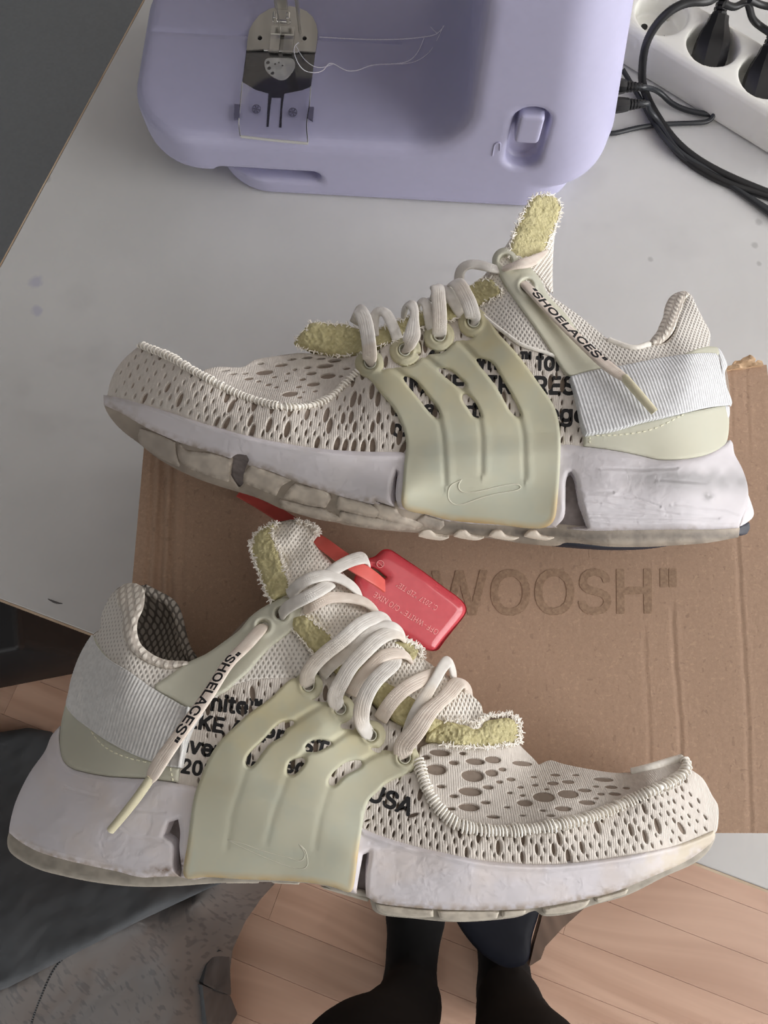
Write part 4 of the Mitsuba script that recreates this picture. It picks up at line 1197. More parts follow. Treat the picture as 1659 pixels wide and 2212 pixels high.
def outColA(x, y, d):
    c = np.tile(lin(206, 196, 182), (len(x), 1))
    yb = np.interp(x, *np.array(sorted(botA)).T)
    c = lerpc(c, lin(138, 130, 122), 0.5 * np.clip(nz(x, y, 26, 21) * 2.4 - 0.75, 0, 1))
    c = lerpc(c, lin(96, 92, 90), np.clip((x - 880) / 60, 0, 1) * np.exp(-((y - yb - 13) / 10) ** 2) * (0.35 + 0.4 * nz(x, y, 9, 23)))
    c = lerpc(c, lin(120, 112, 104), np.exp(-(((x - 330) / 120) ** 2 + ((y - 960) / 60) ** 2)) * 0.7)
    return c


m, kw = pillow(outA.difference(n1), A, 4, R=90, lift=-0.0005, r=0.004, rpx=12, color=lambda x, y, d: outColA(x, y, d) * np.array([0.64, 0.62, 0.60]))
put(K + '__outsole', m, 'outsole', 'dirty cream rubber outsole', smooth=True, **kw)
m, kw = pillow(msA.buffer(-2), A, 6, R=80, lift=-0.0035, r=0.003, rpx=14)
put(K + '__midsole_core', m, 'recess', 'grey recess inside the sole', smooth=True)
m, kw = sheet(msA.difference(unary_union([n1, n2, n3])), A, 2.6, 0.0042, 0.0026, 0.008, ripple=msRipA, color=msColA)
put(K + '__midsole', m, 'midsole', 'white foam midsole with fine creases at the heel', smooth=True, **kw)
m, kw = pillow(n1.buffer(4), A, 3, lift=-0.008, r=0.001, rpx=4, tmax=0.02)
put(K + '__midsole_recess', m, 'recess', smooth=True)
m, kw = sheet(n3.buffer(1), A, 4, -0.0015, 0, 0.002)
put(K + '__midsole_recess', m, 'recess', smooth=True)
m, kw = pillow(fill(c3((1420, 1830), (1440, 1880), (1462, 1960), (1455, 1985), (1400, 2030), (1372, 2046), (1380, 1980))), A, 4, lift=-0.012, r=0.003, rpx=10, tmax=0.02, color=lambda x, y, d: np.tile(white, (len(x), 1)))
put(K + '__heel_flare', m, 'midsole', smooth=True, **kw)
m, kw = pillow(fill(c3((1372, 2030), (1434, 2012), (1437, 2050), (1420, 2085), (1375, 2095), (1340, 2080))), A, 3, lift=-0.014, r=0.003, rpx=8, tmax=0.02)
put(K + '__heel_patch', m, 'sole_dark', 'dark navy patch under the heel', smooth=True)  # dark navy pieces along the lower edge of the sole
m, kw = pillow(fill(c3((80, 2110), (330, 2120), (600, 2140), (900, 2135), (960, 2155), (800, 2176), (600, 2181), (400, 2170), (200, 2148))), A, 3, lift=-0.012, r=0.003, rpx=8, tmax=0.015)
put(K + '__heel_patch', m, 'sole_dark', 'dark navy patch under the heel', smooth=True)
lugsA = [c1((246, 778), (330, 806), (418, 846), (424, 905), (440, 962), (330, 908), (250, 848), (238, 815)), c1((445, 856), (470, 886), (600, 905), (703, 934), (692, 1040), (600, 1010), (500, 972), (448, 925)),
         c1((812, 966), (900, 998), (1010, 1036), (962, 1064), (936, 1112), (860, 1080), (776, 1045), (782, 1000)), c1((1036, 1060), (1200, 1104), (1216, 1130), (1190, 1172), (1100, 1160), (985, 1122), (1010, 1085)),
         c1((1262, 1122), (1400, 1158), (1470, 1186), (1500, 1200), (1440, 1222), (1340, 1202), (1250, 1180)), c2((300, 1345), (425, 1390), (450, 1425), (595, 1470), (560, 1492), (420, 1462), (318, 1424)),
         c1((960, 1140), (1080, 1170), (1180, 1190), (1230, 1215), (1290, 1238), (1200, 1240), (1060, 1205), (970, 1172)), c2((100, 1400), (220, 1424), (330, 1446), (520, 1482), (540, 1500), (400, 1500), (220, 1478), (90, 1440)), c2((600, 1425), (708, 1456), (712, 1478), (690, 1500), (600, 1480), (560, 1455))]
for q in lugsA:
    m, kw = sheet(fill(q).buffer(2.5), A, 2.6, 0.0044, 0.0028, 0.005, color=lambda x, y, d: lerpc(outColA(x, y, d), lin(140, 130, 118), np.clip(1 - d / 9, 0, 1) * np.clip(nz(x, y, 8, 24) * 2 - 0.4, 0, 1)))
    put(K + '__outsole_lug', m, 'outsole', smooth=True, **kw)
for x in (560, 770, 980, 1190):
    m, kw = sheet(fill(c2((x, 1545), (x + 20, 1520), (x + 40, 1508), (x + 80, 1512), (x + 100, 1535), (x + 190, 1552), (x + 150, 1568), (x + 60, 1560))), A, 3, 0.002, 0.0015, 0.004, color=lambda x, y, d: np.tile(lin(220, 210, 196), (len(x), 1)))
    put(K + '__outsole_lug', m, 'outsole', smooth=True, **kw)

# perforated mesh of the side, holes see through to the lining
throatA = c4_((432, 985), (560, 905), (640, 855), (760, 800), (850, 760), (920, 742), (985, 732))
ridgeA = c1((245, 342), (330, 376), (420, 416), (500, 466), (560, 498), (650, 548), (750, 598), (850, 632), (950, 657), (1050, 661), (1150, 645), (1230, 600), (1300, 535), (1365, 472))
low = [(x, y + 7) for x, y in topA if x < 1270]
sideA = fill(c1((75, 608), (80, 580), (95, 520), (140, 440), (200, 380)) + ridgeA + throatA + c2((960, 240), (1060, 310), (1160, 390), (1260, 420), (1330, 440), (1420, 500), (1500, 600), (1560, 850), (1560, 1010)) + low[::-1])
bm = lambda x, y: 0.35 + 1.0 * math.exp(-((x - 640) / 160) ** 2) + 0.9 * math.exp(-((x - 800) / 60) ** 2) + (0.5 if x > 1150 else 0)
hA = prune(eyes([(x, y) for x, y in topA if x < 1260], 1, 13, 12, 20, 20.5, sideA, 3, big=0.30, size=(2.1, 7.0, 5.4, 16), tilt=0.13, bigmask=bm))
m, kw = sheet(sideA, A, 2.2, 0.0019, 0.0006, 0.0008, holes=hA)
put(K + '__side_mesh', m, 'mesh_knit', 'cream perforated knit with eye-shaped holes', smooth=True)
# toe box top behind the seam
vampA = fill(ridgeA[4:] + c4_((432, 985), (440, 940), (330, 950), (250, 935)) + c1((1040, 386), (1000, 394), (900, 406), (830, 421), (770, 456), (640, 456), (575, 470)))
hV = [(*c1((a, b))[0], r1 / 2.37, r2 / 2.37, -0.1) for a, b, r1, r2 in ((880, 485, 45, 13), (965, 447, 35, 9), (1010, 595, 42, 14), (1130, 545, 35, 11), (1205, 503, 40, 14), (1190, 453, 45, 11), (1120, 490, 28, 9), (1240, 425, 35, 9), (1075, 520, 18, 8), (1055, 558, 16, 7), (990, 527, 12, 6), (940, 560, 14, 6), (900, 547, 18, 7), (930, 508, 16, 6), (1000, 490, 14, 6), (1035, 470, 14, 6), (1100, 460, 20, 7), (860, 440, 20, 6), (1020, 418, 26, 6), (1100, 410, 30, 6), (1170, 415, 24, 5), (800, 517, 24, 8), (720, 492, 24, 6), (850, 530, 14, 6), (1300, 465, 20, 7), (1290, 430, 18, 6), (1060, 612, 14, 7), (1140, 580, 14, 6), (680, 475, 26, 5), (780, 490, 20, 5), (1270, 505, 14, 6), (960, 590, 12, 6), (1160, 525, 11, 5), (1080, 585, 10, 5))]
m, kw = sheet(vampA, A, 2.2, 0.0018, 0.0006, 0.0008, holes=prune(hV))
put(K + '__toe_mesh', m, 'mesh_knit', 'cream perforated knit with eye-shaped holes', smooth=True)
overlock(K + '__toe_seam', ridgeA, A, 0.0032, R=0.0015)

# print on the side
for t in (text_at('Off-White\u2122 for', 37, (922, 794), 1.0, True, 290), text_at('"NIKE AIR PRESTO"', 37, (858, 846), 0.8, True, 472), text_at('Beaverton, Oregon', 34, (850, 897), 2.0, True, 442), text_at('c. 2017', 32, (846, 940), 2, True, 130)):
    letter_sheet(K + '__lettering', t.intersection(sideA.buffer(-2)), A, hA)

# fine knit round the ankle
ankA = fill(c4_((985, 735), (1110, 665), (1250, 590), (1330, 560)) + c3((120, 520), (190, 560), (240, 645), (420, 780), (600, 925), (680, 962), (740, 977), (830, 952), (930, 940), (985, 880), (1020, 750), (1045, 690), (1060, 640), (1085, 652), (1120, 722), (1160, 802), (1200, 882), (1195, 972), (1245, 1012), (1240, 1035), (900, 1062), (580, 1125), (380, 1152), (300, 1085)) + c2((1500, 605), (1330, 455), (1160, 402), (960, 252)))
m, kw = sheet(ankA, A, 3, 0.0026, 0.0016, 0.001)
put(K + '__ankle_knit', m, 'ankle_knit', 'fine knit ankle panel', smooth=True)
P_, N_ = A.P(*np.array(c2((940, 215), (1020, 285), (1100, 345), (1180, 400), (1260, 428), (1330, 450), (1400, 480))).T, 0.0028)
put(K + '__ankle_seam', tube(P_, 0.0009, sides=8), 'overlock', smooth=True)
colA = fill(c3((828, 953), (850, 915), (880, 878), (900, 830), (918, 790), (928, 735), (950, 682), (975, 655), (1005, 640), (1052, 633), (1085, 652), (1050, 690), (1035, 740), (1010, 800), (985, 870), (940, 925), (890, 955)))
m, kw = pillow(colA, A, 3, lift=0.0055, r=0.0045, rpx=16, tmax=0.012)
put(K + '__collar_padding', m, 'collar_knit', 'padded heel collar with honeycomb knit', smooth=True)
rim = c3((590, 925), (640, 945), (680, 960), (740, 974), (800, 962), (835, 950))
P_, N_ = A.P(*np.array(rim).T, 0.002)
put(K + '__collar_rim', tube(P_, 0.0016, sides=8), 'overlock', smooth=True)

# heel clip, band and pull tab
clipA = fill(c3((440, 1562), (440, 1480), (480, 1480), (640, 1450), (900, 1390), (1290, 1315), (1312, 1380), (1300, 1530), (1265, 1575), (1180, 1612), (1050, 1637), (900, 1642), (760, 1612), (600, 1582)))
m, kw = sheet(clipA, A, 3, 0.0034, 0.0018, 0.002)
put(K + '__heel_clip', m, 'clip', 'translucent pale green heel clip', smooth=True)
m, kw = sheet(fill(c3((1000, 1030), (1060, 1000), (1130, 975), (1200, 962), (1245, 968), (1256, 1000), (1245, 1020), (1100, 1015))), A, 3, 0.0036, 0.0012, 0.002)
put(K + '__heel_clip_top', m, 'clip', smooth=True)
for a, b in ((c3((520, 1495), (600, 1495), (700, 1487), (800, 1472), (900, 1440), (1000, 1390), (1040, 1370)), 16), (c3((480, 1488), (481, 1510), (480, 1540)), 3)):
    P = spline(np.array(a), 2 * b)
    for k in range(b):
        q, _ = A.P(P[2 * k:2 * k + 2, 0], P[2 * k:2 * k + 2, 1], 0.0036)
        put(K + '__stitch', tube(q, 0.0003, sides=5), 'stitch')
strapA = fill(c3((365, 1142), (500, 1106), (700, 1072), (900, 1032), (1100, 1006), (1235, 1006), (1247, 1016), (1270, 1120), (1300, 1215), (1331, 1312), (1200, 1327), (1000, 1372), (800, 1412), (650, 1457), (460, 1487), (430, 1400), (400, 1260)))
m, kw = sheet(strapA, A, 2.6, 0.0058, 0.0006, 0.0018, ripple=lambda x, y, d: 0.0022 * np.exp(-(((x - 1450) / 70) ** 2 + ((y - 810) / 50) ** 2)) - 0.0024 * np.exp(-(((x - 1440) / 40) ** 2 + ((y - 840) / 30) ** 2)) + 0.001 * np.clip((y - 880) / 40, 0, 1))
put(K + '__heel_strap', m, 'webbing', 'white ribbed webbing strap', smooth=True)
tab = fill(c3((1240, 962), (1262, 985), (1292, 1040), (1304, 1085), (1290, 1110), (1300, 1200), (1332, 1300), (1320, 1330), (1296, 1240), (1272, 1130), (1262, 1060)))
m, kw = pillow(tab, A, 3, lift=0.003, r=0.001, rpx=6, tmax=0.004)
put(K + '__pull_tab', m, 'webbing', smooth=True)
m, kw = pillow(fill(c3((1290, 1318), (1316, 1322), (1318, 1370), (1306, 1402), (1296, 1395))), A, 2.5, lift=0.003, r=0.001, rpx=5, tmax=0.003)
put(K + '__pull_tab', m, 'webbing', smooth=True)

# tongue
tngA = fill(c4_((1210, 400), (1260, 330), (1310, 250), (1360, 150), (1410, 75), (1500, 62), (1550, 100), (1540, 220), (1525, 300), (1515, 480), (1518, 600), (1490, 580), (1420, 480), (1330, 600), (1110, 670), (985, 740), (900, 765), (760, 800), (640, 860), (440, 928), (330, 942), (250, 928), (100, 894), (92, 870), (130, 812), (180, 765), (250, 760), (440, 795), (560, 790), (700, 735), (800, 690), (920, 645), (1000, 575), (1050, 560), (1120, 515)))
m, kw = pillow(tngA, A, 4, lift=0.0015, r=0.002, rpx=8, tmax=0.008)
put(K + '__tongue', m, 'tongue_knit', 'knit tongue', smooth=True)
bind1 = c4_((1268, 392), (1290, 300), (1310, 250), (1350, 160), (1400, 70), (1450, 50), (1510, 55), (1555, 90), (1560, 140), (1530, 230), (1490, 320), (1470, 382), (1400, 402), (1330, 402))
bind2 = c4_((1240, 590), (1110, 665), (960, 742), (900, 762), (840, 772), (760, 792), (640, 862), (540, 892), (440, 927), (330, 942), (250, 927), (100, 892), (88, 870), (130, 812), (180, 762), (250, 755), (300, 765), (370, 765), (440, 792), (550, 788), (620, 762), (700, 732), (800, 690), (860, 660), (925, 645), (1000, 575), (1050, 560), (1120, 515), (1180, 520))
fz = lambda x, y, d: 0.0016 * (nz(x, y, 6, 31) - 0.5) + 0.003 * (nz(x, y, 40, 33) - 0.5)
for q, s in ((bind1, 1), (bind2, 2)):
    m, kw = sheet(fill(q), A, 2.4, 0.0052, 0.003, 0.003, ripple=fz)
    put(K + '__tongue_binding', m, 'terry', 'yellowed fleece binding with frayed edge', smooth=True)
    fray(K + '__frayed_edge', q + q[:1], A, 0.004, 420 if s == 1 else 520, 7.5, 40 + s)

# straps of the side cage: eyelets, fingers, panel
e1, e2, e3, e4 = c2((270, 510), (485, 432), (687, 345), (890, 265))
capA = unary_union([Point(e1).buffer(31), Point(e2).buffer(34), Point(e3).buffer(33), Point(e4).buffer(32)])
coreA = smoothpoly(c2((188, 500), (205, 545), (270, 605), (340, 690), (405, 765), (450, 845), (480, 925), (490, 1000), (480, 1100), (468, 1250), (462, 1335), (480, 1378), (600, 1412), (720, 1442), (900, 1464), (1100, 1482), (1325, 1490), (1372, 1450), (1392, 1350), (1405, 1200), (1412, 1000), (1402, 860), (1370, 760), (1300, 655), (1200, 515), (1100, 395), (1020, 300), (972, 235), (930, 300), (860, 375), (800, 372), (745, 420), (690, 452), (600, 465), (540, 515), (440, 535), (370, 545), (300, 560)), 260)
slotsA = [smoothpoly(c2(*q), 60) for q in (((480, 598), (525, 600), (600, 680), (650, 740), (686, 800), (685, 838), (660, 830), (600, 768), (530, 680)), ((688, 548), (742, 546), (800, 590), (848, 645), (830, 657), (785, 640), (722, 590)), ((830, 700), (880, 718), (920, 778), (932, 832), (900, 832), (862, 782), (828, 730)), ((915, 490), (985, 495), (1040, 560), (1110, 680), (1165, 790), (1170, 830), (1140, 824), (1080, 740), (1010, 620), (945, 540)), ((545, 448), (600, 450), (650, 440), (622, 462), (585, 475)), ((395, 500), (432, 505), (452, 528), (425, 536), (395, 525)))]
cageA = unary_union([capA, coreA]).difference(unary_union(slotsA))
eyA = [Point(p).buffer(13.5) for p in (c2((275, 505), (482, 428), (690, 342), (893, 258)))]
cageA = cageA.difference(unary_union(eyA))
grA = [c2(*q) for q in (((685, 838), (706, 950), (716, 1100), (722, 1230)), ((925, 832), (940, 960), (940, 1160)), ((1165, 830), (1190, 950), (1196, 1190)))]

webA = [c2(*q) for q in (((385, 520), (450, 565), (500, 610), (600, 715), (670, 825)), ((585, 460), (650, 510), (705, 560), (790, 625), (845, 690), (905, 810)), ((795, 365), (850, 420), (930, 505), (1040, 640), (1150, 810)))]


def cageRipA(x, y, d):
    s = np.clip((y - yA(x) + 34) / 52, 0, 1); s = s * s * (3 - 2 * s)
    z = 0.0028 * s
    for g_ in grA:
        dd = linedist(g_, x, y); gx = np.interp(y, [p[1] for p in g_], [p[0] for p in g_])
        z = z - 0.00045 * np.exp(-(dd / 6) ** 2) + 0.0003 * np.exp(-((dd - 12) / 9) ** 2) * (x > gx)
    for g_ in webA: z = z - 0.0016 * np.exp(-(linedist(g_, x, y) / 7) ** 2)
    for p in (e1, e2, e3, e4):
        r_ = np.hypot(x - p[0], y - p[1])
        z = z + 0.0013 * np.exp(-((r_ - 18) / 6) ** 2)
    return z


def cageLift(surf, rip, base): return lambda x, y: base + rip(np.asarray(x, float), np.asarray(y, float), 0)


m, kw = sheet(cageA, A, 2.4, 0.0042, 0.0016, 0.0024, ripple=cageRipA, color=cage_color(770, 1040))
put(K + '__side_cage', m, 'cage', 'translucent yellowed rubber cage with four eyelet fingers', smooth=True, **kw)
for q in eyA:
    m, kw = sheet(q.difference(q.buffer(-2.6)), A, 1.3, 0.0056, 0.0005, 0.004)
    put(K + '__side_cage__eyelet', m, 'clip', smooth=True)
swA = smoothpoly(c2((735, 1292), (748, 1245), (790, 1216), (826, 1204), (808, 1236), (815, 1266), (845, 1277), (950, 1265), (1172, 1238), (1178, 1254), (1060, 1290), (900, 1332), (800, 1362), (765, 1352), (742, 1328)), 120)
m, kw = sheet(swA.difference(swA.buffer(-3.4)), A, 1.4, 0.0046, 0.0004, 0.001, ripple=cageRipA)
put(K + '__side_cage__emblem', m, 'clip', 'raised tick-shaped emblem', smooth=True)

# upper eyelet strap
usA = smoothpoly(c3((-62, 425), (-48, 395), (-10, 380), (40, 388), (70, 410), (110, 470), (150, 515), (190, 568), (230, 650), (330, 760), (450, 920), (582, 1082), (480, 1112), (362, 1140), (290, 1060), (200, 920), (100, 780), (0, 640), (-48, 560), (-70, 480)), 200)
u1, u2 = c3((-22, 452), (105, 598))
usA = usA.union(Point(u2).buffer(26)).union(Point(u1).buffer(29)).difference(Point(u1).buffer(13)).difference(Point(u2).buffer(14))
m, kw = sheet(usA, A, 2.4, 0.0046, 0.0018, 0.002, ripple=lambda x, y, d: sum(0.0012 * np.exp(-((np.hypot(x - p[0], y - p[1]) - 18) / 6) ** 2) for p in (u1, u2)))
put(K + '__eyelet_strap', m, 'clip', 'translucent pale green strap with two eyelets', smooth=True)

# laces
L4 = lambda *p: [(*c4_(q[:2])[0], q[2]) for q in p]
lacing(K + '__lace', L4((425, 760, -1), (432, 700, 6), (452, 692, 11), (478, 740, 13), (495, 820, 12), (505, 900, 10), (508, 960, 7), (508, 990, 2)), A, 33)
lacing(K + '__lace', L4((530, 840, 4), (528, 760, 8), (545, 705, 11), (585, 700, 12), (622, 750, 11), (648, 810, 8), (660, 850, 4)), A, 25)
lacing(K + '__lace', L4((690, 740, 0), (700, 690, 8), (725, 655, 13), (752, 690, 14), (748, 760, 13), (740, 830, 11), (720, 880, 8), (700, 905, 3)), A, [26, 28, 28, 20, 26, 36, 34, 30])
lacing(K + '__lace', L4((770, 690, 3), (785, 645, 9), (812, 650, 11), (830, 700, 10), (840, 760, 7), (850, 800, 3)), A, 24)
lacing(K + '__lace', L4((858, 640, 0), (858, 590, 8), (874, 560, 13), (886, 620, 15), (892, 700, 13), (892, 780, 10), (890, 835, 3)), A, 32)
lacing(K + '__lace', L4((905, 570, 7), (935, 590, 10), (970, 640, 9), (1000, 690, 6), (1020, 720, 2)), A, 28)
lacing(K + '__lace', L4((955, 580, 2), (965, 540, 9), (995, 545, 14), (1030, 600, 14), (1058, 660, 12), (1075, 720, 8), (1080, 755, 2)), A, 34)
lacing(K + '__lace', L4((1000, 540, 2), (1010, 470, 8), (1050, 440, 10), (1110, 440, 9), (1170, 455, 7), (1230, 470, 2)), A, 26)
lacing(K + '__lace', L4((1238, 462, 1), (1280, 450, 8), (1340, 436, 12), (1400, 418, 13), (1450, 390, 12), (1487, 365, 9)), A, [26, 28, 28, 26, 18, 8], bsdf='lace_cream')
L3 = lambda *p: [(*c3(q[:2])[0], q[2]) for q in p]
k_, fr = lacing(K + '__lace', L3((85, 585, 0), (125, 625, 7), (200, 705, 9), (330, 840, 11), (470, 975, 13), (600, 1090, 13), (672, 1142, 12.5), (695, 1160, 12.5)), A, [26, 29, 30, 30, 29, 28, 22, 15], thick=0.0022, bsdf='lace_cream', n=110)
tot = fr[5][-1]
lace_text(k_ + '__lettering', '"SHOELACES"', fr, tot * 0.150, tot * 0.835, 0.0044, -1)
P_, N_ = A.P(*np.array(c3((686, 1148), (760, 1232), (868, 1356))).T, np.array([.0125, .0125, .0115]))
put(K + '__lace_tip', tube(P_, [.0019, .0019, .0017], n=20, sides=12), 'aglet', 'clear plastic lace tip', smooth=40)


# ================================================================ sneaker lying at the front, toe to the right
B = Surf([(20, 1800, .050), (60, 1620, .050), (130, 1560, .050), (45, 1850, .056), (100, 1640, .064), (150, 1700, .076), (100, 1800, .070), (250, 1800, .086), (390, 1800, .092), (580, 1800, .097), (760, 1850, .097), (1000, 1850, .095), (1200, 1830, .089), (1400, 1780, .073), (1548, 1735, .048),
          (200, 1890, .078), (400, 1900, .088), (600, 1905, .092), (800, 1945, .090), (1050, 1980, .084), (1300, 1930, .075), (1480, 1850, .058),
          (150, 1600, .060), (180, 1665, .076), (300, 1685, .087), (420, 1700, .092), (600, 1700, .095), (790, 1785, .094), (1200, 1850, .088), (1400, 1810, .076),
          (140, 1520, .052), (200, 1400, .050), (218, 1340, .044), (250, 1290, .046), (280, 1262, .040), (250, 1500, .077), (330, 1450, .073), (300, 1370, .066), (340, 1410, .068), (290, 1320, .058), (410, 1430, .068), (260, 1380, .066),
          (450, 1480, .076), (560, 1400, .067), (620, 1330, .060), (700, 1560, .085), (600, 1600, .091), (500, 1600, .091), (620, 1200, .052), (580, 1180, .050), (700, 1280, .058), (760, 1340, .058), (830, 1400, .060), (900, 1440, .060), (1000, 1520, .062), (1100, 1565, .058),
          (680, 1150, .044), (750, 1230, .044), (850, 1330, .046), (910, 1390, .046), (1000, 1480, .048), (560, 1250, .052), (665, 1480, .071), (735, 1530, .076), (800, 1585, .079), (875, 1637, .081),
          (900, 1700, .088), (1000, 1770, .090), (1200, 1760, .086), (1400, 1692, .070), (1485, 1650, .052), (1000, 1650, .077), (1100, 1630, .064), (1150, 1642, .054), (1300, 1672, .056), (1200, 1705, .073), (1450, 1640, .046), (1535, 1690, .047), (1350, 1665, .050)], bounds=(-20, 1600, 1080, 2010))
leftB = c5((45, 1702), (50, 1660), (80, 1545), (150, 1400), (232, 1282), (262, 1210), (308, 1155))
topB = c5((308, 1155), (302, 1220), (306, 1262), (322, 1330), (362, 1372), (440, 1397), (560, 1417), (740, 1427), (860, 1442), (1000, 1467)) + [(430, 1700), (600, 1715), (780, 1775)] + c7((60, 710), (120, 735), (250, 776), (400, 811), (550, 839), (700, 851), (800, 853), (900, 846), (1050, 826), (1200, 800), (1320, 770), (1446, 718))
botB = c7((1450, 742), (1440, 762), (1350, 832), (1200, 902), (1050, 962), (900, 997), (760, 1022), (680, 1030), (560, 1034), (400, 1032), (250, 1022), (110, 1002), (85, 985), (10, 962)) + [(690, 1908), (600, 1902), (440, 1896)] + c5((1000, 1945), (900, 1928), (800, 1930), (720, 1932), (600, 1902), (480, 1877), (330, 1842), (200, 1802), (100, 1748))
msB = fill(topB + botB + leftB)
silB = c5((44, 1702), (37, 1760), (50, 1800), (100, 1842), (200, 1892), (330, 1927), (480, 1957), (650, 1977), (800, 1981), (950, 1974), (1080, 1964)) + [(560, 1905), (690, 1911), (720, 1922), (798, 1940), (803, 1958)] + c7((100, 1030), (130, 1050), (270, 1067), (400, 1079), (520, 1077), (680, 1058), (722, 1040), (742, 1036), (770, 1055), (880, 1046), (960, 1016), (1100, 976), (1250, 902), (1380, 841), (1430, 792), (1452, 740))
outB = fill(leftB[:1] + silB + c7((1446, 718)) + topB[::-1]).difference(msB.buffer(-14))
m1 = fill(c5((868, 1650), (912, 1636), (922, 1700), (918, 1780), (930, 1900), (922, 1930), (895, 1890), (888, 1760), (840, 1720)))
m2 = fill(c7((62, 815), (86, 805), (84, 840), (78, 870), (76, 985), (92, 1010), (40, 985), (38, 960)))
yB = yline(topB[1:])
K = 'sneaker_001'
thing(K, 'worn off-white mesh sneaker nearest the viewer over the table edge, toe pointing right', 'shoe')


def msColB(x, y, d):
    c = np.tile(white, (len(x), 1))
    c = lerpc(c, lin(206, 196, 190), 1.6 * (nz(x, y, 55, 53) - 0.42))
    yb = np.interp(x, *np.array(sorted(botB)).T)
    c = lerpc(c, lin(158, 142, 124), np.clip((y - yb + 18) / 18, 0, 1) * np.clip(nz(x, y, 10, 56) * 2.2 - 0.6, 0, 1) * 0.9)
    c = lerpc(c, lin(196, 186, 168), np.clip((x - 1330) / 150, 0, 1) * np.clip(nz(x, y, 18, 57) * 2 - 0.3, 0, 1))
    c = lerpc(c, lin(96, 62, 36), np.exp(-(((x - 393) / 4) ** 2 + ((y - 1868) / 16) ** 2)) * np.clip(nz(x, y, 5, 58) * 2.4 - 0.4, 0, 1))
    c = lerpc(c, lin(120, 96, 76), np.exp(-(((x - 350) / 30) ** 2 + ((y - 1880) / 9) ** 2)) * np.clip(nz(x, y, 8, 59) * 2.2 - 0.4, 0, 1))
    return c


wrkB = [c5(*q) for q in (((110, 1760), (230, 1800), (330, 1825), (480, 1860), (560, 1885)), ((330, 1470), (420, 1500), (500, 1520)), ((600, 1570), (700, 1590), (840, 1600)), ((560, 1640), (700, 1720), (830, 1745)))] + [c7((90, 770), (150, 790), (230, 800), (330, 800)), c7((850, 880), (1000, 862), (1100, 850))]


def msRipB(x, y, d):
    z = 0.0007 * (nz(x, y, 45, 62) - 0.5)
    for k, w in enumerate(wrkB):
        z = z - (0.0003 if k else 0.0006) * np.exp(-(linedist(w, x, y) / 3.5) ** 2)
    return z + np.where(x > 780, 0.0008 * np.exp(-(((y - yB(x)) - 9) / 6) ** 2), 0)


bodyB = fill(c5((320, 1180), (335, 1060), (400, 850), (475, 690), (512, 660), (517, 600), (542, 530), (582, 470), (640, 432), (690, 428), (735, 455), (728, 560), (705, 620), (702, 680), (722, 740), (782, 790), (850, 818), (970, 830), (1100, 770)) + c6((105, 700), (240, 610), (130, 350), (115, 250), (220, 150), (370, 120), (430, 133), (500, 150), (520, 210), (490, 250), (560, 330), (615, 385), (760, 560), (860, 660), (940, 720), (1040, 835), (1135, 885), (1140, 945), (1220, 1005), (1330, 1075), (1420, 1155), (1490, 1225), (1500, 1275), (1600, 1285), (1655, 1270))
             + c7((685, 300), (680, 372), (740, 440), (755, 460), (800, 442), (850, 456), (950, 476), (1050, 491), (1120, 489), (1180, 479), (1260, 454), (1325, 434), (1345, 470), (1400, 512), (1440, 582), (1462, 622), (1455, 715), (1320, 800), (1050, 850), (700, 880), (250, 800), (60, 740)) + c5((1000, 1500), (560, 1440), (360, 1400), (310, 1300)))
m, kw = pillow(bodyB, B, 5, R=120, lift=-0.0002, r=0.006, rpx=24)
put(K + '__lining', m, 'lining', 'taupe lining seen through the mesh', smooth=True, color=np.vstack([np.tile(lin(132, 119, 108), (len(m.vertices) // 2, 1)), np.tile(lin(200, 193, 184), (len(m.vertices) // 2, 1))]))


def outColB(x, y, d):
    c = np.tile(lin(184, 176, 162), (len(x), 1))
    c = lerpc(c, lin(132, 126, 116), 0.5 * np.clip(nz(x, y, 16, 71) * 2.2 - 0.7, 0, 1))
    return lerpc(c, lin(206, 200, 186), np.clip(1 - d / 6, 0, 1) * 0.6)


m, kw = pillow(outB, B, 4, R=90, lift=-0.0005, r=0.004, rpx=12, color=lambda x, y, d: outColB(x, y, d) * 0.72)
put(K + '__outsole', m, 'outsole', 'dirty cream rubber outsole', smooth=True, **kw)
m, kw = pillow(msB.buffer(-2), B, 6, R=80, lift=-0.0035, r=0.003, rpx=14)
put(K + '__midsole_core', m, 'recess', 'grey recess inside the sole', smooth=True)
m, kw = sheet(msB.difference(unary_union([m1, m2])), B, 2.6, 0.0042, 0.0026, 0.008, ripple=msRipB, color=msColB)
put(K + '__midsole', m, 'midsole', 'white foam midsole with soft creases', smooth=True, **kw)
for q in (c7((112, 1006), (270, 1026), (340, 1032), (340, 1060), (270, 1062), (140, 1046), (118, 1030)), c7((356, 1034), (520, 1036), (560, 1036), (600, 1040), (590, 1066), (520, 1074), (400, 1076), (365, 1066)), c7((610, 1036), (690, 1032), (706, 1034), (700, 1048), (640, 1060), (612, 1064)), c7((772, 1028), (900, 1002), (960, 992), (940, 1018), (880, 1040), (780, 1050)), c7((975, 986), (1060, 964), (1110, 948), (1100, 970), (1000, 1002), (985, 1004))):
    m, kw = sheet(fill(q), B, 3, 0.0022, 0.0018, 0.004, color=outColB)
    put(K + '__outsole_lug', m, 'outsole', smooth=True, **kw)
for q in ([(480, 1899), (562, 1902), (558, 1908), (488, 1908)], [(582, 1902), (650, 1904), (645, 1911), (590, 1908)], [(688, 1912), (740, 1922), (800, 1938), (795, 1948), (700, 1920)]):
    m, kw = pillow(fill(q), B, 2.5, lift=-0.006, r=0.002, rpx=5, tmax=0.03, color=outColB)
    put(K + '__outsole_lug', m, 'outsole', smooth=True, **kw)

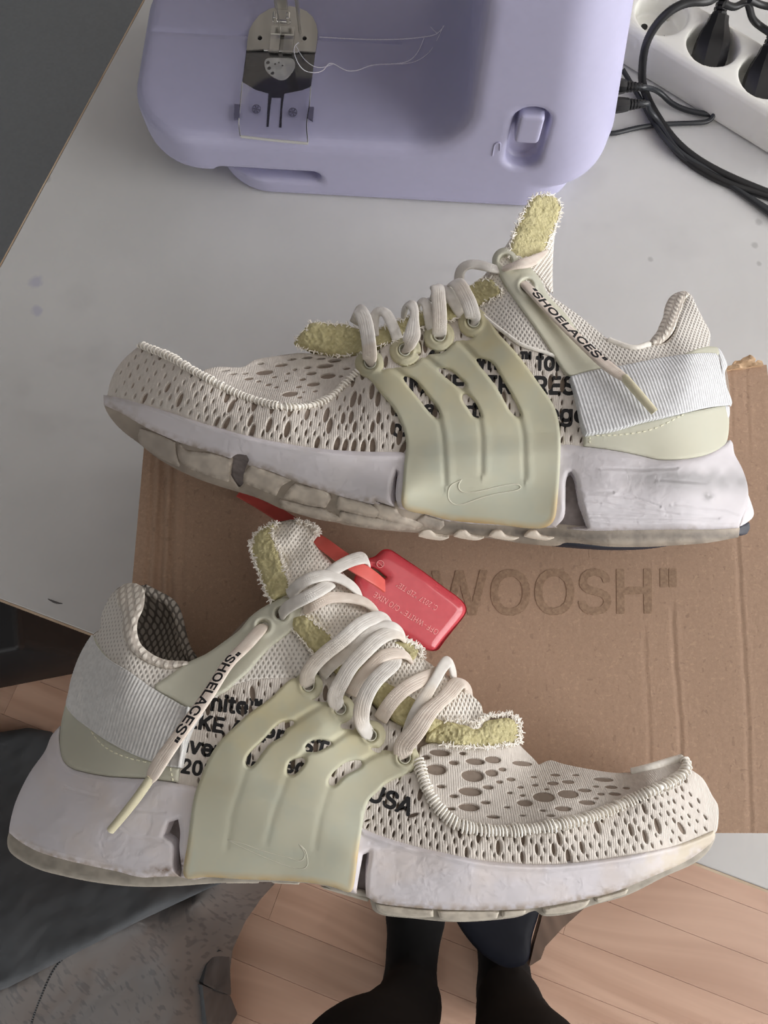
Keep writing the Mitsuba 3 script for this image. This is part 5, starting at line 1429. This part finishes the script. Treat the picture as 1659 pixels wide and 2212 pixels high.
# perforated knit
ridgeB = c7((1322, 436), (1340, 462), (1322, 496), (1270, 532), (1200, 562), (1100, 607), (1000, 651), (900, 681), (800, 702), (700, 716), (600, 720), (500, 711), (430, 691), (380, 651), (340, 601), (310, 541), (290, 481), (278, 440))
lowB = [(x, y + 7) for x, y in topB if x > 385]
sideB = fill(c7((1345, 470), (1400, 512), (1440, 582), (1462, 622), (1456, 722)) + lowB[::-1] + c5((900, 1450), (918, 1370), (930, 1250), (945, 1150), (1000, 1090), (1100, 1000), (1150, 980)) + c6((0, 1110), (120, 1070), (260, 1060), (400, 1050), (480, 1030), (560, 1020), (640, 1060), (720, 1120), (800, 1180), (900, 1290), (1000, 1340), (1110, 1380)) + ridgeB[::-1])
bm2 = lambda x, y: 0.3 + 0.8 * math.exp(-((x - 1150) / 140) ** 2) + (0.7 if x < 700 else 0)
hB = prune(eyes([(x, y) for x, y in topB if x > 395][::1], 1, 16, 12, 20, 20.5, sideB, 13, big=0.22, size=(2.1, 6.6, 5.0, 15), tilt=-0.12, bigmask=bm2))
m, kw = sheet(sideB, B, 2.2, 0.0019, 0.0006, 0.0008, holes=hB)
put(K + '__side_mesh', m, 'mesh_knit', 'cream perforated knit with eye-shaped holes', smooth=True)
vampB = fill(ridgeB[1:] + c7((290, 390), (330, 375), (450, 390), (540, 395), (600, 390), (675, 378), (740, 442), (755, 460), (800, 442), (850, 456), (950, 476), (1050, 491), (1120, 490), (1180, 481), (1260, 456), (1322, 436)))
hVB = prune([(*c7((a, b))[0], r1 / 1.825, r2 / 1.825, 0.08) for a, b, r1, r2 in ((365, 412, 42, 14), (350, 478, 42, 22), (495, 503, 45, 24), (505, 447, 38, 13), (575, 440, 32, 14), (425, 520, 36, 18), (485, 565, 46, 18), (480, 627, 42, 16), (570, 492, 26, 14), (775, 587, 44, 20), (870, 575, 42, 17), (700, 610, 32, 14), (850, 632, 34, 11), (945, 608, 34, 10), (935, 520, 36, 9), (1010, 518, 40, 9), (935, 560, 28, 8), (870, 527, 26, 8), (690, 455, 40, 10), (810, 533, 24, 8), (820, 500, 22, 6), (420, 452, 20, 9), (555, 548, 22, 9), (545, 608, 20, 8), (612, 478, 16, 8), (645, 517, 18, 8), (600, 527, 14, 7), (370, 545, 18, 8), (420, 583, 18, 8), (640, 570, 12, 6), (682, 548, 14, 6), (690, 580, 12, 6), (630, 627, 14, 5), (575, 665, 28, 7), (410, 633, 18, 7), (1000, 575, 16, 6), (1040, 548, 26, 7), (1055, 575, 26, 7), (740, 540, 14, 6), (735, 508, 14, 5), (785, 556, 12, 5), (310, 430, 18, 10), (690, 660, 14, 4), (770, 640, 14, 5), (800, 660, 20, 5), (1100, 552, 16, 5), (980, 592, 12, 5), (455, 415, 14, 7), (640, 445, 12, 6), (900, 500, 16, 5), (980, 545, 14, 5))])
m, kw = sheet(vampB, B, 2.2, 0.0018, 0.0006, 0.0008, holes=hVB)
put(K + '__toe_mesh', m, 'mesh_knit', 'cream perforated knit with eye-shaped holes', smooth=True)
overlock(K + '__toe_seam', ridgeB, B, 0.0032, R=0.0017, pitch=8)
P_, N_ = B.P(*np.array(c7((1322, 434), (1260, 452), (1180, 476), (1122, 490))).T, 0.0025)
put(K + '__toe_seam', tube(P_, 0.0019, sides=8), 'overlock', smooth=True)
for t in (text_at('Off-White\u2122 for', 34, (301, 1514), 7, True, 340), text_at('"NIKE AIR', 31, (350, 1561), 9.5, True, 222), text_at('PRESTO"', 33, (560, 1600), 14, True, 200), text_at('Beaverton,', 33, (326, 1610), 10.5, True, 225), text_at('Oregon', 34, (560, 1652), 14, True, 150),
          text_at('2017', 30, (387, 1668), 9, True, 92), text_at('USA', 36, (788, 1725), 21, True, 100)):
    letter_sheet(K + '__lettering', t.intersection(sideB.buffer(-2)), B, hB)

# collar: inside of the far wall, padded rim, fine knit
inS = Surf([(300, 1270, .046), (320, 1290, .040), (380, 1300, .030), (390, 1380, .030), (410, 1430, .040), (320, 1400, .026), (300, 1350, .026), (350, 1350, .020)], smooth=3)
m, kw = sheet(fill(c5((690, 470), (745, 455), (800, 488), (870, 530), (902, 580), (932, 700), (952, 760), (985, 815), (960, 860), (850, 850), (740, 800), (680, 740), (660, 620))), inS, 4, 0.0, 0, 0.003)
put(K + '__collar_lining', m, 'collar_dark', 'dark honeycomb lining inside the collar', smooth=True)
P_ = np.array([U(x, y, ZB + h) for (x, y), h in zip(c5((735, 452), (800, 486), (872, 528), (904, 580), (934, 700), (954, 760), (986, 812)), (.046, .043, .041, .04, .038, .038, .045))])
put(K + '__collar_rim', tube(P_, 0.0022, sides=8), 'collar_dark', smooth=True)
ankB = fill(c5((478, 690), (512, 660), (517, 600), (542, 530), (582, 470), (620, 445), (690, 470), (660, 560), (640, 640), (660, 740), (720, 800), (800, 840), (860, 850), (975, 838), (1100, 780), (1320, 640), (1480, 590)) + c6((240, 612), (350, 760), (420, 835), (490, 925), (560, 975), (640, 1055), (560, 1030), (480, 1040), (400, 1060), (260, 1068), (120, 1080), (0, 1120)) + c5((1150, 985), (1060, 1040), (955, 1070), (880, 1030), (780, 970), (650, 880), (550, 820), (490, 750)))
m, kw = sheet(ankB, B, 3, 0.0026, 0.0016, 0.001)
put(K + '__ankle_knit', m, 'ankle_knit', 'fine knit ankle panel', smooth=True)
colB = fill(c5((610, 450), (640, 430), (690, 425), (738, 448), (742, 500), (732, 560), (706, 620), (703, 680), (722, 738), (782, 790), (850, 818), (965, 828), (985, 845), (860, 868), (790, 850), (720, 815), (655, 755), (625, 680), (625, 590), (590, 500)))
m, kw = pillow(colB, B, 3, lift=0.0065, r=0.0052, rpx=17, tmax=0.012)
put(K + '__collar_padding', m, 'collar_knit', 'padded heel collar with honeycomb knit', smooth=True)

# heel clip and strap
clipB = fill(c5((336, 1040), (312, 1150), (306, 1250), (321, 1330), (361, 1371), (440, 1396), (560, 1416), (740, 1426), (860, 1441), (914, 1446), (922, 1370), (850, 1350), (700, 1300), (560, 1230), (450, 1150), (380, 1090)))
m, kw = sheet(clipB, B, 3, 0.0034, 0.0018, 0.002)
put(K + '__heel_clip', m, 'clip', 'translucent pale green heel clip', smooth=True)
m, kw = sheet(fill(c5((468, 690), (482, 700), (520, 770), (565, 820), (600, 850), (560, 840), (500, 770), (470, 720))), B, 2.5, 0.004, 0.001, 0.002)
put(K + '__heel_clip_top', m, 'clip', smooth=True)
for a, b in ((c5((455, 1165), (500, 1230), (560, 1280), (640, 1315), (780, 1348)), 14), (c5((872, 1372), (880, 1410), (886, 1438)), 3)):
    P = spline(np.array(a), 2 * b)
    for k in range(b):
        q, _ = B.P(P[2 * k:2 * k + 2, 0], P[2 * k:2 * k + 2, 1], 0.0037)
        put(K + '__stitch', tube(q, 0.0003, sides=5), 'stitch')
strapB = fill(c5((470, 688), (490, 738), (550, 810), (650, 871), (780, 962), (880, 1021), (955, 1060), (1010, 1062), (1035, 1085), (1000, 1130), (965, 1200), (940, 1290), (922, 1372), (850, 1361), (700, 1311), (560, 1241), (450, 1166), (380, 1111), (338, 1052), (350, 980), (362, 920), (400, 810), (440, 733)))
m, kw = sheet(strapB, B, 2.6, 0.0056, 0.0006, 0.0018, ripple=lambda x, y, d: -0.0016 * np.exp(-(((x - 180) / 9) ** 2)) * np.clip((y - 1400) / 80, 0, 1) + 0.0008 * (nz(x, y, 60, 81) - 0.5))
put(K + '__heel_strap', m, 'webbing_b', 'white ribbed webbing strap', smooth=True)
P_, N_ = B.P(*np.array(c5((960, 1062), (952, 1150), (932, 1260), (918, 1368))).T, 0.0064)
put(K + '__heel_strap__edge', tube(P_, 0.0008, sides=6), 'webbing_b', smooth=True)

# tongue
tngB = fill(c6((110, 262), (150, 192), (230, 142), (272, 136), (370, 116), (430, 131), (500, 150), (525, 206), (488, 252), (560, 332), (612, 384), (700, 470), (760, 562), (860, 662), (945, 722), (1040, 832), (1138, 884), (1140, 942), (1222, 1002), (1330, 1072), (1420, 1152), (1490, 1222), (1502, 1272), (1560, 1284), (1480, 1400), (1200, 1380), (1000, 1310), (860, 1220), (720, 1110), (640, 1050), (560, 972), (490, 922), (420, 832), (360, 762), (240, 602), (170, 452), (128, 342)))
fold = lambda x, y, d: 0.0016 * np.sin((x * 0.75 + y) / 17 + 2.5 * nz(x, y, 50, 90)) * np.clip(d / 20, 0, 1) + 0.002 * (nz(x, y, 30, 91) - 0.5)
m, kw = pillow(tngB, B, 3.5, lift=0.0022, r=0.003, rpx=14, tmax=0.012, ripple=fold)
put(K + '__tongue', m, 'tongue_knit', 'knit tongue', smooth=True)
bB1 = c6((110, 262), (130, 222), (165, 180), (230, 142), (272, 136), (245, 172), (240, 205), (265, 250), (290, 330), (315, 400), (340, 470), (345, 530), (345, 560), (300, 570), (270, 590), (240, 605), (205, 555), (170, 452), (130, 342))
bB2 = c6((360, 700), (440, 690), (470, 700), (540, 760), (590, 800), (620, 850), (700, 940), (740, 985), (800, 1010), (880, 1070), (930, 1095), (990, 1125), (1040, 1160), (1110, 1205), (1125, 1240), (1200, 1290), (1280, 1330), (1180, 1400), (1080, 1370), (980, 1320), (880, 1235), (780, 1150), (700, 1085), (640, 1050), (560, 972), (490, 922), (420, 832), (362, 765))
bB3 = c7((318, 335), (360, 300), (392, 288), (440, 300), (470, 305), (500, 318), (530, 312), (545, 290), (590, 280), (640, 276), (672, 300), (680, 330), (676, 368), (600, 384), (540, 390), (450, 386), (370, 376), (312, 362))
bB4 = c6((965, 850), (1040, 835), (1100, 872), (1118, 905), (1098, 945), (1060, 950), (1040, 900))
for j, (q, s) in enumerate(((bB1, 1.0), (bB2, 1.0), (bB3, 1.3), (bB4, 1.0))):
    m, kw = sheet(fill(q), B, 2.2, 0.0058, 0.003, 0.004, ripple=lambda x, y, d: s * fz(x, y, d))
    put(K + '__tongue_binding', m, 'terry', 'yellowed fleece binding with frayed edge', smooth=True)
fray(K + '__frayed_edge', c6((340, 560), (345, 500), (315, 400), (290, 330), (262, 250), (240, 205), (245, 172), (275, 136), (240, 140), (150, 192), (110, 262), (130, 342), (170, 452), (205, 555), (240, 605)), B, 0.0045, 620, 7.5, 51)
fray(K + '__frayed_edge', c6((380, 118), (430, 131), (500, 150), (525, 206)), B, 0.0035, 160, 8, 52)
fray(K + '__frayed_edge', c6((440, 690), (540, 760), (620, 850), (740, 985)), B, 0.0045, 160, 6, 53)
fray(K + '__frayed_edge', c6((360, 762), (420, 832), (490, 922), (560, 972)), B, 0.0035, 160, 6, 54)
fray(K + '__frayed_edge', c7((388, 284), (440, 284), (520, 292), (545, 268), (640, 258), (672, 280), (686, 300), (684, 340), (678, 372), (600, 388), (540, 394), (450, 390), (370, 380)), B, 0.0050, 560, 8, 55)
fray(K + '__frayed_edge', c6((1040, 832), (1138, 884), (1142, 942)), B, 0.004, 170, 8, 56)

# side cage
f1, f2, f3, f4 = c6((460, 1108), (650, 1247), (833, 1405), (1035, 1540))
capB = unary_union([Point(f1).buffer(31), Point(f2).buffer(31), Point(f3).buffer(32), Point(f4).buffer(31)])
coreB = smoothpoly([(400, 1896), (402, 1840), (411, 1772), (421, 1715)] + c5((1020, 1442), (1060, 1342), (1120, 1242), (1190, 1170), (1290, 1082), (1400, 1000)) + c6((385, 1065), (440, 1150), (470, 1185), (540, 1205), (590, 1210), (620, 1300), (665, 1335), (740, 1345), (780, 1370), (810, 1460), (850, 1480), (900, 1495), (950, 1500), (990, 1590), (1080, 1600), (1040, 1635), (960, 1672), (900, 1712)) + c7((130, 556), (92, 592), (70, 642), (60, 702), (50, 762), (38, 850), (28, 925), (12, 962)) + [(735, 1922), (690, 1910), (600, 1902), (500, 1898), (430, 1896)], 300)
slotsB = [smoothpoly(c6(*q), 60) for q in (((85, 1572), (102, 1520), (150, 1468), (205, 1415), (262, 1350), (305, 1322), (362, 1320), (372, 1336), (322, 1372), (310, 1402), (250, 1442), (190, 1502), (128, 1582), (98, 1592)), ((440, 1482), (470, 1442), (560, 1435), (597, 1457), (560, 1482), (480, 1506)), ((333, 1612), (350, 1560), (392, 1545), (442, 1550), (430, 1582), (372, 1640), (342, 1642)),
                                           ((580, 1692), (600, 1640), (650, 1590), (700, 1560), (770, 1560), (782, 1580), (730, 1620), (660, 1662), (620, 1702), (595, 1706)), ((655, 1340), (690, 1332), (742, 1348), (738, 1364), (690, 1368), (655, 1358)), ((832, 1480), (860, 1476), (892, 1490), (890, 1502), (850, 1500)))]
eyB = [Point(p).buffer(13) for p in (f1, f2, f3, f4)]
cageB = unary_union([capB, coreB]).difference(unary_union(slotsB)).difference(unary_union(eyB))

webB = [c6(*q) for q in (((575, 1205), (480, 1255), (370, 1325), (230, 1430), (110, 1575)), ((760, 1370), (690, 1385), (590, 1450), (460, 1490), (350, 1620)), ((920, 1500), (850, 1520), (770, 1565), (680, 1620), (600, 1690)))]


def cageRipB(x, y, d):
    s = np.clip((y - yB(x) + 34) / 52, 0, 1); s = s * s * (3 - 2 * s)
    z = 0.0026 * s
    for g_ in ([(535, 1652), (500, 1760), (490, 1830)], [(622, 1672), (590, 1760), (575, 1820)], [(712, 1696), (690, 1770), (680, 1830)]):
        z = z - 0.00022 * np.exp(-(linedist(g_, x, y) / 8) ** 2)
    for g_ in webB: z = z - 0.0016 * np.exp(-(linedist(g_, x, y) / 7) ** 2)
    for p in (f1, f2, f3, f4):
        z = z + 0.0013 * np.exp(-((np.hypot(x - p[0], y - p[1]) - 18) / 6) ** 2)
    return z


m, kw = sheet(cageB, B, 2.4, 0.0042, 0.0016, 0.0024, ripple=cageRipB, color=cage_color(1540, 1790))
put(K + '__side_cage', m, 'cage', 'translucent yellowed rubber cage with four eyelet fingers', smooth=True, **kw)
for q in eyB:
    m, kw = sheet(q.difference(q.buffer(-2.6)), B, 1.3, 0.0056, 0.0005, 0.004)
    put(K + '__side_cage__eyelet', m, 'clip', smooth=True)
swB = smoothpoly(c5((1160, 1738), (1230, 1752), (1300, 1778), (1400, 1808), (1490, 1832), (1540, 1842), (1556, 1820), (1545, 1790), (1526, 1760), (1556, 1780), (1576, 1830), (1576, 1872), (1552, 1892), (1490, 1884), (1380, 1845), (1250, 1788)), 120)
m, kw = sheet(swB.difference(swB.buffer(-3.2)), B, 1.4, 0.00445, 0.0004, 0.001, ripple=cageRipB)
put(K + '__side_cage__emblem', m, 'clip', 'raised tick-shaped emblem', smooth=True)

# upper eyelet strap
w1, w2 = c5((1440, 582), (1345, 645))
usB = smoothpoly(c5((1545, 570), (1538, 605), (1515, 645), (1470, 690), (1400, 742), (1330, 812), (1270, 880), (1200, 940), (1140, 986), (1080, 1012), (1010, 1062), (960, 1062), (870, 1012), (790, 960), (850, 908), (960, 832), (1050, 790), (1150, 722), (1230, 660), (1275, 605), (1330, 560), (1400, 520), (1465, 498), (1510, 512), (1538, 540)), 220)
usB = usB.difference(Point(w1).buffer(13)).difference(Point(w2).buffer(13))
m, kw = sheet(usB, B, 2.4, 0.0046, 0.0018, 0.002, ripple=lambda x, y, d: sum(0.0012 * np.exp(-((np.hypot(x - p[0], y - p[1]) - 18) / 6) ** 2) for p in (w1, w2)))
put(K + '__eyelet_strap', m, 'clip', 'translucent pale green strap with two eyelets', smooth=True)

# laces
L6 = lambda *p: [(*c6(q[:2])[0], q[2]) for q in p]
lacing(K + '__lace', L6((440, 650, 5), (480, 632, 8), (560, 592, 9), (650, 582, 10), (740, 592, 10), (810, 618, 8), (862, 668, 2), (880, 695, -4)), B, 25, bsdf='lace_cream')
lacing(K + '__lace', L6((345, 570, 6), (390, 520, 10), (460, 475, 13), (560, 450, 15), (650, 470, 15), (715, 510, 12), (760, 555, 4), (775, 590, -4)), B, 28)
lacing(K + '__lace', L6((297, 690, 3.5), (320, 655, 8), (380, 615, 12), (470, 570, 14), (550, 525, 13), (590, 495, 9)), B, 28)
lacing(K + '__lace', L6((575, 440, 13), (630, 405, 17), (700, 368, 19), (760, 348, 19), (800, 350, 15), (814, 385, 7), (808, 420, -2)), B, [22, 26, 28, 30, 30, 28, 24])
lacing(K + '__lace', L6((545, 1045, 4), (600, 985, 8), (690, 915, 10), (770, 840, 12), (860, 775, 14), (950, 752, 14), (1000, 772, 8), (1022, 800, 1), (1030, 825, -5)), B, 24)
lacing(K + '__lace', L6((458, 1112, 3.5), (452, 1055, 8), (500, 975, 11), (580, 900, 13), (670, 830, 15), (760, 750, 16), (850, 705, 15), (905, 700, 10), (940, 722, 3), (955, 750, -4)), B, 30)
lacing(K + '__lace', L6((715, 1165, 4), (760, 1080, 8), (830, 1000, 10), (910, 930, 12), (990, 915, 12), (1045, 930, 7), (1066, 955, 1), (1072, 980, -5)), B, 26, bsdf='lace_cream')
lacing(K + '__lace', L6((645, 1247, 3.5), (618, 1185, 8), (655, 1090, 12), (715, 990, 14), (790, 910, 16), (870, 835, 17), (950, 795, 15), (1000, 802, 9), (1028, 832, 2), (1035, 860, -5)), B, 31)
lacing(K + '__lace', L6((832, 1404, 3.5), (795, 1365, 7), (775, 1300, 11), (795, 1190, 13), (850, 1090, 14), (920, 1020, 13), (965, 975, 10), (975, 920, 5)), B, 31)
lacing(K + '__lace', L6((890, 1310, 3), (935, 1235, 8), (1010, 1150, 10), (1100, 1090, 11), (1180, 1055, 10), (1240, 1030, 7)), B, 29, bsdf='lace_cream')
lacing(K + '__lace', L6((1055, 1400, 3), (1100, 1290, 9), (1160, 1170, 12), (1220, 1070, 16), (1270, 985, 18), (1300, 965, 18), (1315, 1000, 14), (1328, 1065, 4), (1326, 1105, -5)), B, [26, 28, 24, 22, 24, 26, 26, 26, 24])
lacing(K + '__lace', L6((1032, 1540, 3.5), (1025, 1480, 7), (1085, 1400, 11), (1160, 1290, 14), (1240, 1210, 15), (1320, 1130, 15), (1375, 1095, 12), (1408, 1135, 3), (1400, 1175, -5)), B, [34, 36, 36, 34, 28, 32, 32, 30, 28], bsdf='lace_cream')
L5 = lambda *p: [(*c5(q[:2])[0], q[2]) for q in p]
k_, fr = lacing(K + '__lace', L5((1352, 645, 0), (1325, 672, 7), (1255, 750, 10), (1175, 830, 12), (1105, 935, 13), (1025, 1055, 14), (945, 1165, 14), (870, 1270, 13), (815, 1350, 12), (775, 1420, 11), (766, 1436, 10.5)), B, [24, 26, 26, 25, 25, 25, 25, 26, 28, 22, 16], thick=0.0022, bsdf='lace_cream', n=120)
tot = fr[5][-1]
lace_text(k_ + '__lettering', '"SHOELACES"', fr, tot * 0.268, tot * 0.80, 0.0036, -1)
P_, N_ = B.P(*np.array(c5((775, 1420), (690, 1540), (566, 1692))).T, np.array([.011, .010, .0095]))
put(K + '__lace_tip', tube(P_, [.0018, .0018, .0016], n=20, sides=12), 'aglet', 'clear plastic lace tip', smooth=40)

# ================================================================ red zip tie with its tag
mat('tag_red', lambda p, n, uv: mix(rgb(190, 66, 76), rgb(200, 78, 86), fbm(p.x * 300, p.y * 300, 1.0)), 0.16, clearcoat=0.5)
mat('tie_red', rgb(214, 96, 88), 0.45)
mat('tag_print', rgb(226, 150, 150), 0.4)
thing('zip_tie', 'red plastic zip tie with a rectangular tag, looped through the laces of the front sneaker', 'tag')
ct = crop(660, 1140, 4.3658)
tagp = ct((455, 500), (470, 440), (520, 370), (590, 290), (640, 275), (690, 235), (730, 208), (790, 210), (860, 250), (1100, 410), (1300, 560), (1460, 680), (1505, 740), (1510, 790), (1470, 860), (1370, 980), (1270, 1105), (1220, 1160), (1160, 1160), (1060, 1110), (900, 1010), (700, 900), (520, 740), (470, 600))
TG = Surf([(760, 1200, .032), (830, 1190, .026), (1000, 1305, .006), (930, 1405, .014), (780, 1330, .026), (860, 1300, .020), (920, 1250, .016), (840, 1210, .025)], smooth=2)
tagg = smoothpoly(tagp, 200)
slot_ = fill(ct((600, 390), (625, 375), (690, 410), (760, 470), (740, 480), (680, 440)))
tagg = tagg.difference(slot_)
m, kw = sheet(tagg, TG, 2.2, 0.0012, 0.0011, 0.0006, ripple=lambda x, y, d: -0.0022 * np.clip(1 - d / 20, 0, 1) ** 2 + 0.0008 * np.sin((x - y) / 60))
put('zip_tie__tag', m, 'tag_red', 'glossy red tag with raised lettering', smooth=True)
for txt, h, p0, wd in (('C. 2017  "ZIP TIE"', 11.5, (1255, 742), 440), ('OFF-WHITE\u2122 C/O NIKE', 12, (1262, 970), 700)):
    p = ct(p0)[0]
    g = text_at(txt, h, p, 211.5, False, wd / 4.3658)
    for q in getattr(g, 'geoms', [g]):
        q = q.intersection(tagg)
        if q.area > 1.5:
            m, _ = sheet(q, TG, 0.9, 0.00155, 0, 0.0008, ripple=lambda x, y, d: 0.0008 * np.sin((x - y) / 60)); put('zip_tie__tag__lettering', m, 'tag_print')
for r0, r1 in ((8.2, 6.9),):
    c = ct((706, 342))[0]
    m, _ = sheet(Point(c).buffer(r0).difference(Point(c).buffer(r1)).union(LineString([(c[0] - 4, c[1] - 3), (c[0] + 4, c[1] + 4)]).buffer(0.6)), TG, 0.9, 0.0016, 0, 0.0008, ripple=lambda x, y, d: 0.0008 * np.sin((x - y) / 60))
    put('zip_tie__tag__ring', m, 'tag_print')


def band(pts, hs, w, key, bsdf='tie_red', th=0.0014):
    P = np.array([U(x, y, ZB + h) for (x, y), h in zip(pts, hs)])
    N = np.tile([0.15, 0.25, 0.95], (len(P), 1))
    m, uv, _ = ribbon(P, N, w, th, n=60, e=0.35)
    put(key, m, bsdf, 'flat red strap', smooth=40)


band(ct((40, 85), (120, 120), (300, 250), (480, 370), (640, 470), (740, 550)), (.036, .044, .05, .05, .045, .036), 0.0068, 'zip_tie__strap')
band([(520, 1062), (560, 1085), (600, 1110), (640, 1135), (664, 1152)], (.004, .006, .010, .018, .028), 0.0075, 'zip_tie__strap')
